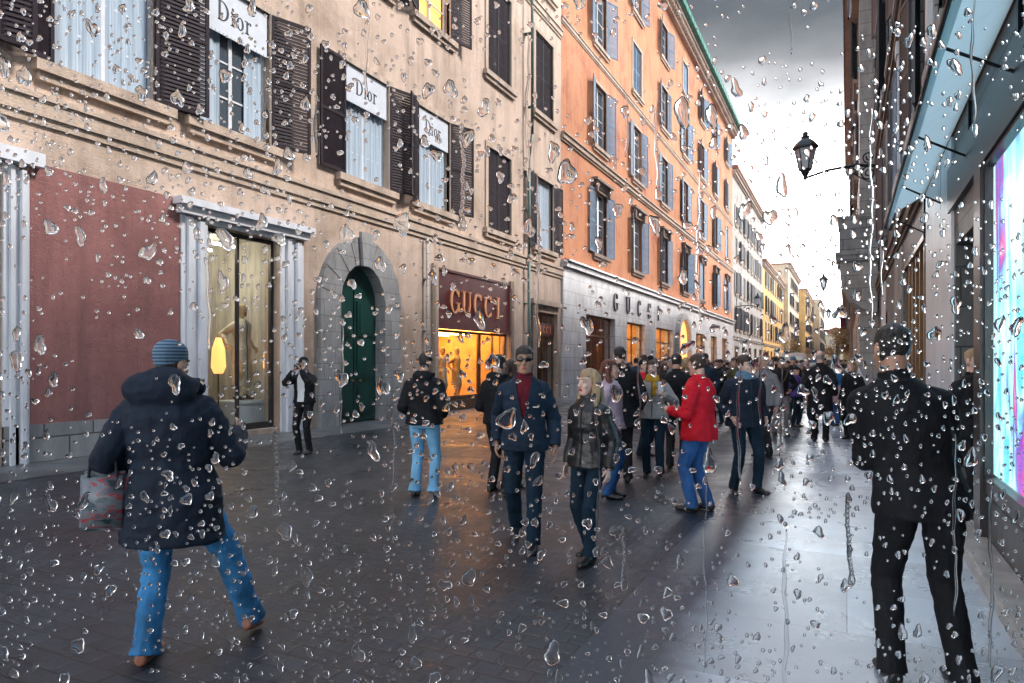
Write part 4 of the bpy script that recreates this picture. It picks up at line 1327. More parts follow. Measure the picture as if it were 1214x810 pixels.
    if collar:
        n0 = cen(1.44); n1 = hx @ Vx((0,.012,-.105))
        tube(bm, [n0, n0.lerp(n1, .5), n1], [(.085+g*.3)*s,.074*s,.070*s], 14)
    if hood:
        q = float(hood)
        c = cen(1.43 + .03*q) + Vx((0,.085*s,0))
        bmesh.ops.create_uvsphere(bm, u_segments=16, v_segments=10, radius=1, matrix=Matrix.Translation(c) @ Matrix.Diagonal((.125*s*q,.070*s*q,.085*s*q,1)))
        for a_ in range(9):
            an = math.pi*a_/8
            bmesh.ops.create_uvsphere(bm, u_segments=10, v_segments=6, radius=.032*s*q, matrix=Matrix.Translation(cen(1.455+.02*q) + Vx((.105*s*q*math.cos(an), .105*s*q*math.sin(an)-.01*s, .01*s))))
    jk = remesh(bm, vox, 2, wrinkle*1.25, seed)
    # neckline cut: remove the top disc of the collar
    if collar:
        n1 = hx @ Vx((0,.012,-.105)); ax = (n1 - cen(1.44)).normalized()
        dele = [f for f in jk.faces if (f.calc_center_median()-n1).dot(ax) > -.012*s and (f.calc_center_median()-n1).length < .13*s and f.normal.dot(ax) > .6]
        bmesh.ops.delete(jk, geom=dele, context='FACES')
    if shirt:
        zlo, zhi = open_to, 1.52
        w0, w1 = shirt_w
        sel = []
        for f in jk.faces:
            c = f.calc_center_median(); z = c.z/s; ce = cen(z)
            if f.normal.y < -.2 and zlo < z < zhi and c.y < ce.y - .02*s:
                w = (w0 + (w1-w0)*max(0, min(1, (z-zlo)/max(.01, 1.46-zlo))))*s
                if abs(c.x-ce.x) < w: sel.append(f)
        sel_set = {f.index for f in sel}
        sh = jk.copy(); sh.faces.ensure_lookup_table(); jk.faces.ensure_lookup_table()
        jk.faces.index_update(); sh.faces.index_update()
        sel_set = {f.index for f in sel}
        bmesh.ops.delete(sh, geom=[f for f in sh.faces if f.index not in sel_set], context='FACES')
        bmesh.ops.delete(jk, geom=sel, context='FACES')
        for v in sh.verts: v.co.y += .014*s
        # lapels' thickness
        shell(jk, .012*s)
        if len(sh.faces): to_obj("shirt", sh, P[shirt], root)
        else: sh.free()
    jo = to_obj("jacket" if hem > .75 else "coat", jk, P[top], root)
    if not shirt:    # zip line down the front
        bm = bmesh.new()
        rs = torso(g+.004, hem+.02, 1.44, .012*coat)
        pts = [c_ - V_*1.0 for c_, U_, V_ in rs]
        tube(bm, pts, .006*s, 6); build("zip", bm, P['coal'], jo)
    # ---- hair / hats
    hb = bmesh.new()
    if hair in ('short', 'bob', 'long', 'tied', 'bald'):
        head_bm(hb, hx, grow=.055 if hair in ('long', 'bob') else .036, face=False)
        if hair == 'long':
            for sx in (-1, 1):
                tube(hb, [hx @ Vx((sx*.05,.02,.09)), hx @ Vx((sx*.088,.02,.0)), hx @ Vx((sx*.088,.01,-.10)), hx @ Vx((sx*.095,-.02,-.20)), hx @ Vx((sx*.085,-.03,-.29))], [.04*s,.034*s,.040*s,.042*s,.018*s], 9)
            tube(hb, [hx @ Vx((0,.07,.07)), hx @ Vx((0,.10,-.05)), hx @ Vx((0,.115,-.20)), hx @ Vx((0,.115,-.32))], [.06*s,.075*s,.08*s,.03*s], 12, flat=.6)
        if hair == 'bob':
            tube(hb, [hx @ Vx((0,.06,.06)), hx @ Vx((0,.07,-.05)), hx @ Vx((0,.06,-.13))], [.075*s,.095*s,.08*s], 14, flat=.85)
        if hair == 'tied':
            bmesh.ops.create_uvsphere(hb, u_segments=10, v_segments=8, radius=.04*s, matrix=hx @ Matrix.Translation((0,.125,.03)))
            tube(hb, [hx @ Vx((0,.13,.02)), hx @ Vx((0,.16,-.06)), hx @ Vx((0,.14,-.18))], [.03*s,.035*s,.015*s], 8)
        hb = remesh(hb, max(.006, vox*.7), 1, .0045, seed+9, wscale=30)
        inv = hx.inverted()
        dele = []
        for f in hb.faces:
            q = inv @ f.calc_center_median()
            front = q.y < -.045 and q.z < (.050 + .012*mnoise.noise(Vx((q.x*40, seed, 0))) if hair != 'bald' else .3)
            side = abs(q.x) > .055 and -.045 < q.y < .012 and q.z < -.002 and hair in ('short', 'tied', 'bald')
            under = q.z < -.055 - max(0, q.y)*.3 and hair in ('short', 'tied', 'bald') and not (hair == 'tied' and q.y > .1)
            fr2 = q.y < -.02 and q.z < .035 and abs(q.x) < .07
            top_ = hair == 'bald' and q.z > .045
            if front or side or under or fr2 or top_: dele.append(f)
        bmesh.ops.delete(hb, geom=dele, context='FACES')
        shell(hb, .010*s)
        for f in hb.faces: f.smooth = True
        to_obj("hair", hb, P[hairm], root)
    elif hair in ('beanie', 'cap', 'hat'):
        hc = bmesh.new(); head_bm(hc, hx, grow=.11 if hair == 'beanie' else .09, face=False)
        if hair == 'cap':
            loft(hc, [(hx @ Vx((0,-.05,.052)), R3 @ Vx((.072,0,0)), R3 @ Vx((0,.07,.008))), (hx @ Vx((0,-.075,.062)), R3 @ Vx((.070,0,0)), R3 @ Vx((0,.095,.008)))], 14)
        hc = remesh(hc, .007, 1, .003, seed)
        inv = hx.inverted()
        cutz = .035 if hair == 'cap' else .025
        dele = [f for f in hc.faces if (inv @ f.calc_center_median()).z < cutz - max(0, (inv @ f.calc_center_median()).y)*.55]
        bmesh.ops.delete(hc, geom=dele, context='FACES'); shell(hc, .008)
        for f in hc.faces: f.smooth = True
        to_obj("beanie" if hair == 'beanie' else "cap", hc, P['beanie'] if hair == 'beanie' else P['black'], root)
        h2 = bmesh.new(); head_bm(h2, hx, grow=.045, face=False); h2 = remesh(h2, .008, 1)
        dele = [f for f in h2.faces for q in [inv @ f.calc_center_median()] if q.z > .06 or q.z < -.07 or q.y < .0]
        bmesh.ops.delete(h2, geom=list(set(dele)), context='FACES'); shell(h2, .006)
        to_obj("hair", h2, P[hairm], root)
    if glasses:
        gb = bmesh.new()
        for sx in (-1, 1):
            bmesh.ops.create_uvsphere(gb, u_segments=14, v_segments=8, radius=1, matrix=hx @ Matrix.Translation((sx*.034,-.098,.006)) @ Matrix.Rotation(sx*.16, 4, 'Z') @ Matrix.Diagonal((.033,.005,.0175,1)))
            tube(gb, [hx @ Vx((sx*.062,-.092,.012)), hx @ Vx((sx*.080,-.04,.012)), hx @ Vx((sx*.082,.012,.008))], .0035*s, 6)
        tube(gb, [hx @ Vx((-.014,-.103,.012)), hx @ Vx((.014,-.103,.012))], .0035*s, 6)
        build("sunglasses", gb, P['lens'], root, smooth=True)
    if scarf:
        gb = bmesh.new()
        c0 = cen(1.475)
        for k in range(3):
            pts = []
            for j in range(17):
                a = 2*math.pi*j/16
                pts.append(c0 + Vx(((.086+.010*k)*s*math.cos(a), (.080+.012*k)*s*math.sin(a)-.008*s, (.030-.030*k)*s + .008*s*math.sin(2*a+k))))
            tube(gb, pts, .028*s, 8)
        tube(gb, [c0+Vx((.02,-.10,-.03))*s, c0+Vx((.035,-.145,-.12))*s, c0+Vx((.03,-.155,-.26))*s], [.03*s,.04*s,.035*s], 8, flat=.45)
        to_obj("scarf", remesh(gb, .008, 1, .003, seed), P[scarf], root)
    return root, dict(hx=hx, S=S, E=E, W=W, cen=cen, s=s, K=K, A=A, g=g, torso=torso)

TOCAM = -FWD
def face_rot(ang):
    a = R(ang); h = Vector((TOCAM.x*math.cos(a)-TOCAM.y*math.sin(a), TOCAM.x*math.sin(a)+TOCAM.y*math.cos(a), 0))
    return math.atan2(h.x, -h.y)
def gp(px, feet): return at_ground(px, feet)

def tag2(t, label, cat, group=None): return props(t, label, cat, group)

# 1 walker with the striped beanie, seen from behind, nearest on the left
o, J = person(gp(205, 782), face_rot(186), 1.74, "person in a long dark navy coat, striped blue beanie and bright blue jeans striding past", vox=.0085,
    top='navy_deep', legs='jean', hair='beanie', hairm='hair_brown', bulk=1.16, coat=2.4, hem=.66, ank=((.13,.03,.0),(-.34,-.26,.05)), heel=(0,.25), wr=((.27,-.12,.99),(-.25,-.34,1.20)),
    poles=(Vx((.3,1,-.2)), Vx((-.35,.8,-.8))), hood=1.5, shoes='shoe_brown', cuff=.070, leg_w=1.10, wrinkle=.012, lean=(.06,-.06), head=(-.35,.12,0), collar=True, seed=1, kneep=[Vx((.1,-1,0)), Vx((-.5,-1,0))])
walker = o
bg_ = empty("shopping_bag", (0,0,0), 0, "dark bag with red patches hanging beside the walker in the striped beanie", "bag")
bg_.matrix_world = Matrix.Translation(walker.location) @ Matrix.Rotation(walker.rotation_euler.z, 4, 'Z') @ Matrix.Translation((.30, .10, 1.03))
bm = bmesh.new()
v = box(bm, -.12, .12, -.05, .05, -.29, .02)
for q in v:
    if q.co.z > -.1: q.co.y *= .55
bmesh.ops.bevel(bm, geom=list(bm.edges), offset=.02, segments=2, affect='EDGES')
build("bag_body", bm, P['bag_print'], bg_, smooth=True)
for y in (-.03, .03):
    bm = bmesh.new(); tube(bm, [(-.07, y, -.01), (-.06, y, .10), (0, y, .17), (.06, y, .10), (.07, y, -.01)], .008, 6); build("handle", bm, P['coal'], bg_)

# 2 photographer by the white pilaster
o, J = person(gp(361, 538), face_rot(-12), 1.72, "person in a black cap and open jacket holding up a camera beside the green door", top='black', legs='black', hair='cap',
    shirt='white', shirt_w=(.07,.08), open_to=.95, hem=.92, wr=((.07,-.26,1.52),(-.07,-.26,1.50)), poles=(Vx((.7,0,-1)), Vx((-.7,0,-1))), palm=((-1,-.2,.3),(1,-.2,.3)), curl=1.2, cuff=.06, leg_w=.96, seed=2, head=(.1,.15,0), coat=1.2)
hxw = Matrix.Translation(o.location) @ Matrix.Rotation(o.rotation_euler.z, 4, 'Z')
c_ = hxw @ Vx((0,-.24*J['s'],1.575*J['s']))
t = empty("camera_body", c_, o.rotation_euler.z, "small black camera held up by the person in the cap", "camera")
bm = bmesh.new(); box(bm, -.065, .065, -.02, .02, -.04, .04); box(bm, -.025, .025, -.018, .018, .04, .058); bmesh.ops.bevel(bm, geom=list(bm.edges), offset=.005, segments=1, affect='EDGES'); build("housing", bm, P['shoe'], t)
bm = bmesh.new(); tube(bm, [(0,-.018,-.003), (0,-.06,-.003), (0,-.075,-.003)], [.03,.03,.027], 14); build("lens", bm, P['lens'], t, smooth=True)

# 3 man in the hooded jacket from behind
person(gp(503, 588), face_rot(172), 1.74, "man in a black hooded jacket and light blue jeans, back turned before the gold window", top='black', legs='jean_light', hair='short', hood=True,
    coat=1.8, bulk=1.06, hem=.88, wr=((.20,-.16,.98),(-.20,-.16,.98)), ank=((.12,0,0),(-.12,.02,0)), seed=3, cuff=.085, leg_w=1.02, head=(-.45,.1,0))
# 4 pair behind the man in sunglasses
person(gp(591, 585), face_rot(150), 1.72, "person in a black jacket with back turned, directly left of the man in sunglasses", top='black', legs='black', hair='short', hairm='hair_black', coat=1.3, seed=4, wr=((.20,-.2,1.0),(-.20,-.2,1.0)), hood=True)
person(gp(606, 578), face_rot(120), 1.66, "woman with long brown hair and black jacket half hidden behind the man in sunglasses", top='leather2', legs='jean_mid', hair='long', hairm='hair_brown', female=True, coat=1.0, seed=5, leg_w=.85)
# 5 man in sunglasses
o, J = person(gp(622, 646), face_rot(-6), 1.77, "man in dark sunglasses, open navy jacket and burgundy sweater walking toward the viewer", top='navy', legs='jean_dark', hair='short', glasses=True, skinm='skin2',
    shirt='burgundy', shirt_w=(.012,.075), open_to=1.12, hem=.84, coat=1.2, bulk=.98, ank=((.09,-.16,0),(-.10,.24,.05)), heel=(0,.45), wr=((.27,-.02,.87),(-.25,.03,.90)), seed=6, head=(.05,.03,0), shoes='shoe', wrinkle=.008, vox=.0075)
bm = bmesh.new(); box(bm, .085, .135, -.165, -.16, 1.232, 1.24); e_ = build("logo", bm, P['white'], o.children[0] if False else o)
# 6 blond woman in leather
person(gp(699, 664), face_rot(-38), 1.57, "blond woman in a black leather jacket and dark trousers looking to the left", top='leather', legs='jean_dark', hair='long', hairm='hair_blond', female=True, skinm='pale', lipm='lipr',
    coat=1.0, hem=.86, wr=((.24,-.06,.86),(-.23,-.02,.86)), seed=7, head=(-.25,0,.03), ank=((.07,-.10,0),(-.08,.12,.02)), leg_w=.9, wrinkle=.008, vox=.0075, bulk=1.0)
# 7, 8
person(gp(722, 590), face_rot(70), 1.66, "woman with auburn hair and a lilac quilted jacket behind the blond woman", top='lilac', legs='jean_mid', hair='long', hairm='hair_red', female=True, coat=2.2, bulk=1.1, seed=8, wrinkle=.01)
person(gp(735, 572), face_rot(175), 1.84, "tall broad person in a black coat with back turned before the marble shop front", top='black', legs='black', hair='short', hairm='hair_black', coat=2.6, bulk=1.16, hood=True, hem=.72, seed=9, wr=((.25,-.12,.95),(-.25,-.12,.95)))
# 9 woman with mustard scarf and phone
o, J = person(gp(775, 565), face_rot(-22), 1.66, "woman with a mustard scarf and light grey jacket holding a phone up", top='grey_light', legs='jean_dark', hair='long', hairm='hair_brown', female=True, skinm='pale', scarf='mustard', lipm='lipr',
    wr=((.18,-.22,1.24),(-.14,-.20,1.02)), palm=((-1,0,0),(0,1,.3)), curl=1.0, head=(-.2,0,0), seed=10, coat=1.4, shoes='shoe')
c_ = Matrix.Translation(o.location) @ Matrix.Rotation(o.rotation_euler.z, 4, 'Z') @ (J['W'][0] + Vx((-.03,-.03,.09)))
t = empty("phone", c_, o.rotation_euler.z, "white phone in the raised hand of the woman with the mustard scarf", "phone")
bm = bmesh.new(); box(bm, -.035, .035, -.005, .005, -.05, .09); bmesh.ops.bevel(bm, geom=list(bm.edges), offset=.004, segments=1, affect='EDGES'); build("case", bm, P['white'], t)
bm = bmesh.new(); box(bm, -.031, .031, .0052, .0065, -.043, .083); build("screen", bm, P['lens'], t)
person(gp(763, 541), face_rot(40), 1.68, "person in a white hat and a red jacket behind the woman with the mustard scarf", top='red', legs='jean_dark', hair='cap', hairm='hair_brown', seed=11, shoes='shoe')
for ch in list(bpy.data.objects)[-12:]:
    if ch.name.startswith("cap"): ch.data.materials.clear(); ch.data.materials.append(P['white'])
person(gp(802, 556), face_rot(160), 1.76, "person in a plain black jacket between the mustard scarf and the red jacket", top='black', legs='coal', seed=12, coat=1.6, bulk=1.1)
# 11 red jacket
person(gp(829, 606), face_rot(-128), 1.72, "man in a bright red jacket and blue jeans seen from behind", top='red', legs='jean_mid', hair='short', hairm='hair_brown', coat=1.9, bulk=1.08, hem=.80, wr=((.16,-.27,1.12),(-.16,-.27,1.10)),
    poles=(Vx((.6,.8,-.6)), Vx((-.6,.8,-.6))), seed=13, head=(-.25,.05,0), ank=((.10,-.04,0),(-.10,.06,0)), leg_w=1.05, wrinkle=.009, vox=.0075)
# 12 man with scarf
person(gp(883, 584), face_rot(8), 1.73, "man with short dark hair, navy jacket and blue grey scarf tilting his head", top='navy_deep', legs='jean_dark', hair='short', hairm='hair_brown', skinm='pale', scarf='scarf', coat=1.9, bulk=1.12, hem=.84,
    wr=((.22,-.10,.95),(-.22,-.10,.95)), seed=14, head=(.35,.12,-.22), ank=((.15,-.03,0),(-.13,.03,0)), foot_rot=(.3,-.3), wrinkle=.009, vox=.0075)
# 13-18
person(gp(906, 541), face_rot(-55), 1.76, "grey haired man in a grey jacket behind the man with the scarf", top='grey', legs='coal', hair='short', hairm='hair_grey', seed=15, coat=1.4)
o, J = person(gp(925, 516), face_rot(-4), 1.76, "man in a dark jacket and grey trousers with both hands at his waist", top='black', legs='grey', hair='short', hairm='hair_brown', wr=((.17,-.17,1.0),(-.17,-.17,1.0)), poles=(Vx((1,.6,0)), Vx((-1,.6,0))), seed=16, head=(0,.3,0), ank=((.13,0,0),(-.13,0,0)))
bm = bmesh.new(); tube(bm, [(.14,-.12,1.46),(.05,-.17,1.25),(-.12,-.17,1.02),(-.19,-.05,.92)], .016, 6); tube(bm, [(.14,-.12,1.46),(.10,.06,1.44),(-.10,.15,1.2),(-.19,-.05,.92)], .016, 6)
build("shoulder_strap", bm, P['brown'], o)
person(gp(943, 506), face_rot(20), 1.52, "child in a purple jacket and dark hat in the middle of the street", top='purple', legs='jean_dark', hair='cap', seed=17, coat=2.0, bulk=1.0)
person(gp(972, 524), face_rot(150), 1.86, "tall bald man in a long black coat with back turned near the stone balcony", top='black', legs='black', hair='bald', hairm='hair_grey', skinm='pale', hem=.55, coat=1.6, bulk=1.1, wr=((.24,-.10,.95),(-.26,.02,.90)), seed=18)
o, J = person(gp(990, 505), face_rot(-70), 1.68, "man in a blue jacket facing left holding a pale pink paper bag", top='blue', legs='jean_mid', hair='short', hairm='hair_black', skinm='skin2', wr=((.16,-.18,1.05),(-.16,-.20,1.0)), seed=19, coat=1.6)
t = empty("paper_bag", at_depth(988, 466, 17.0), R(20), "pale pink paper bag held by the man in the blue jacket", "bag")
bm = bmesh.new(); v = box(bm, -.17, .17, -.07, .07, -.22, .18)
for q in v:
    if q.co.z > 0: q.co.y *= .6
build("bag_body", bm, P['paper'], t)
bm = bmesh.new(); tube(bm, [(-.07,-.03,.18),(-.05,-.02,.27),(.05,-.02,.27),(.07,-.03,.18)], .006, 6); build("handle", bm, P['white'], t)
person(gp(1010, 521), face_rot(-60), 1.66, "woman with light brown hair and a black coat left of the nearest man", top='black', legs='black', hair='bob', hairm='hair_blond', female=True, skinm='pale', hem=.62, coat=1.8, bulk=1.12, seed=20)
# 19 nearest man on the right
person(gp(1092, 812), face_rot(168), 1.82, "nearest man, in a dark suit with folded arms and back turned at right", top='black', legs='black', hair='short', hairm='hair_black', hem=.82, coat=1.0, bulk=1.04, skinm='skin2',
    wr=((.04,-.25,1.13),(.0,-.27,1.09)), poles=(Vx((.7,.5,-1.4)), Vx((-.7,.5,-1.4))), palm=((0,1,0),(0,1,0)), ank=((.13,0,0),(-.17,.03,0)), seed=21, head=(.12,.12,-.06), lean=(.12,-.02), wrinkle=.007, vox=.0075, leg_w=1.04, cuff=.062)
# 20 in the dark doorway
pw = Vector((1.14, wall_y(1154, 1.14), .02))
person(pw, face_rot(10), 1.74, "fair haired person in dark clothes standing in the dark shop doorway behind the nearest man", top='black', legs='black', hair='short', hairm='hair_blond', skinm='pale', shirt='white', shirt_w=(.02,.05), open_to=1.38, seed=22, coat=1.3)

# mannequins
def mannequin(pxc, Xd, zb, H, top, label, hem=.45, rz=0.0):
    Yw = wall_y(pxc, XL - Xd)
    o, J = person(Vector((XL - Xd, Yw, zb)), R(90) + rz, H, label, "mannequins in the shop windows", vox=.012, top=top, legs=top, skinm='mannequin', hair='bald', hairm='mannequin_', female=True, hem=hem, coat=.8,
        collar=False, wr=((.26,-.05,.95),(-.30,.02,1.0)), name="mannequin", cat="mannequin", shoes='shoe', sleeve=.5, seed=int(pxc), leg_w=.7)
P['mannequin_'] = P['mannequin']
mannequin(541, .62, .36, 1.80, 'gold_cloth', "mannequin in a gold satin dress, nearest the middle of the gold lit window")
mannequin(524, .75, .36, 1.80, 'ivory', "mannequin in an ivory dress at the left side of the gold lit window")
mannequin(286, .95, .75, 2.25, 'ivory', "tall mannequin in a pale gown on a plinth in the window with white mouldings", hem=.25)
mannequin(304, 1.7, .13, 1.9, 'gold_cloth', "mannequin in a gold dress behind the tall one in the window with white mouldings")
Yw = wall_y(286, XL-.95)
t = empty("display_plinth", (XL-.95, Yw, .125), R(90), "white plinth under the tall mannequin in the display window", "plinth")
bm = bmesh.new(); box(bm, -.5, .5, -.35, .35, 0, .55); box(bm, -.54, .54, -.39, .39, .55, .615); build("block", bm, M['white_paint'], t)
for px, dx in ((259, .8), (320, .8)):
    t = empty("window_lamp", (XL-dx, wall_y(px, XL-dx), .125), R(90), "glowing orange standing lamp at the %s side of the window with white mouldings" % ("left" if px < 300 else "right"), "lamp", "lamps in the display window")
    bm = bmesh.new(); tube(bm, [(0,0,0),(0,0,.02),(0,0,.04),(0,0,1.3)], [.16,.16,.02,.02], 12); build("stand", bm, M['bronze'], t)
    bm = bmesh.new(); tube(bm, [(0,0,1.25),(0,0,1.4),(0,0,1.8),(0,0,2.05)], [.10,.16,.14,.06], 14); build("lamp_shade", bm, M['warm_soft'], t, smooth=True)

def clothes_rail(px, dx, z, label, mats_, W_=1.2):
    t = empty("clothes_rail", (XL-dx, wall_y(px, XL-dx), z), R(90), label, "clothes rail")
    bm = bmesh.new(); tube(bm, [(-W_/2,0,0),(-W_/2,0,1.5),(W_/2,0,1.5),(W_/2,0,0)], .018, 8); build("rail", bm, M['bronze'], t)
    rr_ = random.Random(px)
    n_ = int(W_/.13)
    for k in range(n_):
        x = -W_/2 + .1 + (W_-.2)*k/(n_-1); L_ = rr_.uniform(.75, 1.15)
        bm = bmesh.new()
        loft(bm, [(Vx((x,0,1.47)), Vx((.015,0,0)), Vx((0,.05,0))), (Vx((x,0,1.42)), Vx((.03,0,0)), Vx((0,.20,0))), (Vx((x,0,1.1)), Vx((.04,0,0)), Vx((0,.18,0))), (Vx((x+rr_.uniform(-.03,.03),0,1.45-L_)), Vx((.05,0,0)), Vx((0,.24,0)))], 10)
        build("garment", bm, P[rr_.choice(mats_)], t, smooth=True)
clothes_rail(575, 2.2, .03, "rail of dark and gold garments inside the gold lit shop", ['burgundy','gold_cloth','brown','ivory','black'], 1.6)
clothes_rail(318, 2.1, .13, "rail of pale garments at the back of the window with white mouldings", ['ivory','grey_light','brown','lilac'], 1.3)

# ---------------------------------------------------------------- crowd: a few figures built once, then copied
protos = []
combo = [dict(top='black', legs='jean_dark', hair='short', hairm='hair_black'), dict(top='navy', legs='black', hair='cap'), dict(top='coal', legs='jean_mid', hair='long', hairm='hair_brown', female=True),
         dict(top='brown', legs='black', hair='bob', hairm='hair_blond', female=True), dict(top='grey', legs='jean_dark', hair='short', hairm='hair_grey'), dict(top='red', legs='black', hair='long', hairm='hair_black', female=True),
         dict(top='blue', legs='coal', hair='short', hairm='hair_brown'), dict(top='white', legs='jean_mid', hair='bob', hairm='hair_brown', female=True), dict(top='leather', legs='coal', hair='short', hairm='hair_black'),
         dict(top='olive', legs='jean_dark', hair='short', hairm='hair_brown'), dict(top='black', legs='black', hair='beanie', hairm='hair_brown')]
desc = ["black jacket and short black hair", "navy jacket and dark cap", "charcoal jacket and long brown hair", "brown jacket and blond bob", "grey jacket and grey hair", "red jacket and long black hair",
        "blue jacket and short brown hair", "white jacket and brown bob", "black leather jacket and charcoal trousers", "olive jacket and brown hair", "black jacket and striped beanie"]
rnd = random.Random(11)
for i, c in enumerate(combo):
    o, J = person((0,0,0), 0, 1.72, "pedestrian", vox=.018, seed=30+i, coat=1.8, bulk=1.08, wrinkle=.006, ank=((.10,-.12*(i % 2),0),(-.10,.12*(i % 2),0)),
                  wr=((.25,-.10,.92),(-.25,.0,.90)) if i % 3 else ((.14,-.24,1.12),(-.20,-.1,.95)), head=(rnd.uniform(-.5,.5), rnd.uniform(0,.25), 0), **c)
    protos.append(o)
spots = []
def try_spot(x, y, mind=.62):
    if all((x-a)**2 + (y-b)**2 > mind**2 for a, b in spots): spots.append((x, y)); return True
def px_of(x, y):
    v = Vector((x, y, 0)); d = v.dot(FWD); return CX + F_PX*v.dot(RGT)/d, d
N = 0
ranges = [(95, 16, 34, -10, .2), (110, 30, 60, -10.6, .0), (110, 55, 110, -9.8, -.4), (40, 100, 190, -7.5, -1.2)]
taken_main = [(o.location.x, o.location.y) for o in bpy.data.objects if o.name.startswith("person") and o.parent is None and o not in protos]
spots += [q for q in taken_main]
used = set()
crowd = []
for cnt, ya, yb, xa, xb in ranges:
    k = 0; tries = 0
    while k < cnt and tries < 4000:
        tries += 1
        y = rnd.uniform(ya, yb); x = rnd.uniform(xa, xb)
        px, d = px_of(x, y)
        if px < 742 + (10 if y < 30 else 0) or d < 12.5: continue
        if 930 < px < 965 and d < 20: continue
        if not try_spot(x, y): continue
        i = rnd.choices(range(len(protos)), weights=[5,3,3,2,2,1,2,1.3,4,2,2])[0]
        pr = protos[i]
        o = pr if i not in used else copy_tree(pr)
        used.add(i)
        o.location = (x, y, 0); o.rotation_euler = (0, 0, rnd.choice((0, math.pi, math.pi, .8, -1.2, 2)) + rnd.uniform(-.6, .6))
        sc1 = rnd.uniform(.93, 1.07); o.scale = (sc1,)*3
        crowd.append((o, i, px, d))
        k += 1
for i, pr in enumerate(protos):
    if i not in used:
        for ch in pr.children: bpy.data.objects.remove(ch)
        bpy.data.objects.remove(pr)

# keep the pedestrians that can be seen and say which one each is
dg = bpy.context.evaluated_depsgraph_get(); dg.update()
eye_ = Vector((0, 0, EYE))
kept = []
for o, i, px, d in crowd:
    mw_ = Matrix.Translation(o.location) @ Matrix.Rotation(o.rotation_euler.z, 4, 'Z')
    own = {c.name for c in o.children_recursive}
    seen = 0
    for dx in (-.16, 0, .16):
        for z in (1.70, 1.60, 1.45, 1.2, .9):
            tgt = Vector((o.location.x, o.location.y, z*o.scale.x)) + RGT*dx*(.5 if z > 1.5 else 1)
            hit, loc, nn, idx, ob, _m = sc.ray_cast(dg, eye_, (tgt-eye_).normalized(), distance=400)
            if hit and ob.name in own: seen += 1
    if seen >= 1: kept.append((o, i, px, d))
    else:
        for c in list(o.children_recursive): bpy.data.objects.remove(c)
        bpy.data.objects.remove(o)
ordn = ["leftmost", "second from left", "third from left", "fourth from left", "fifth from left", "sixth from left", "seventh from left", "eighth from left", "ninth from left", "tenth from left", "eleventh from left", "twelfth from left"]
groups = {}
for o, i, px, d in kept:
    w_ = 0 if d < 32 else 1 if d < 58 else 2 if d < 105 else 3
    groups.setdefault((i, w_), []).append((px, o))
wn = ["near crowd", "middle crowd", "far crowd", "farthest crowd"]
for (i, w_), L_ in groups.items():
    L_.sort(key=lambda q: q[0])
    for k, (px, o) in enumerate(L_):
        o["group"] = "pedestrians with %s in the %s" % (desc[i], wn[w_])
        if len(L_) == 1 or w_ == 3: o["label"] = "pedestrian with %s in the %s" % (desc[i], wn[w_])
        else: o["label"] = "pedestrian with %s, %s in the %s" % (desc[i], ordn[k] if k < len(L_)-1 or k < 2 else "rightmost", wn[w_])
print("crowd kept", len(kept), "of", len(crowd))

# ---------------------------------------------------------------- van, flag, tree, street sign far away
vp = at_ground(940, HOR + F_PX*EYE/58)
t = empty("parked_van", vp, R(0), "small white van seen from behind far down the crowded street", "van")
bm = bmesh.new()
prism(bm, [(-.98,.35),(.98,.35),(.98,1.6),(.86,2.45),(-.86,2.45),(-.98,1.6)], 0, 4.6)
bmesh.ops.bevel(bm, geom=list(bm.edges), offset=.08, segments=2, affect='EDGES'); build("body", bm, P['white'], t)
for sx in (-1, 1):
    bm = bmesh.new(); prism(bm, [(sx*.10,1.45),(sx*.78,1.45),(sx*.70,2.15),(sx*.10,2.15)], -.015, .0); build("window", bm, M['pane'], t)
    bm = bmesh.new(); box(bm, sx*.80, sx*.93, -.02, .0, .9, 1.35); build("tail_light", bm, P['red'], t)
    for y in (.9, 3.6):
        bm = bmesh.new(); tube(bm, [(sx*.74, y, .34), (sx*.97, y, .34)], .34, 18); build("wheel", bm, P['shoe'], t)
bm = bmesh.new(); box(bm, -.9, .9, -.05, .01, .38, .56); build("bumper", bm, P['coal'], t)

t = empty("hanging_flag", (-.25, 92, 6.5), 0, "dark red flag hanging under the tiny lantern on the right", "flag")
bm = bmesh.new(); tube(bm, [(.45,0,.2),(-.55,-.1,1.0)], .03, 8); build("pole", bm, M['iron'], t)
bm = bmesh.new()
for k in range(12):
    x0, x1 = -.55+.9*k/12, -.55+.9*(k+1)/12
    y0, y1 = .08*math.sin(k*1.3), .08*math.sin((k+1)*1.3)
    quad(bm, (x0,y0,.95-.06*k), (x1,y1,.95-.06*(k+1)), (x1*.8,y1,-1.2-.03*k), (x0*.8,y0,-1.2-.03*k))
bmesh.ops.remove_doubles(bm, verts=bm.verts, dist=.001); bmesh.ops.solidify(bm, geom=list(bm.faces), thickness=.01)
build("cloth", bm, P['burgundy'], t)

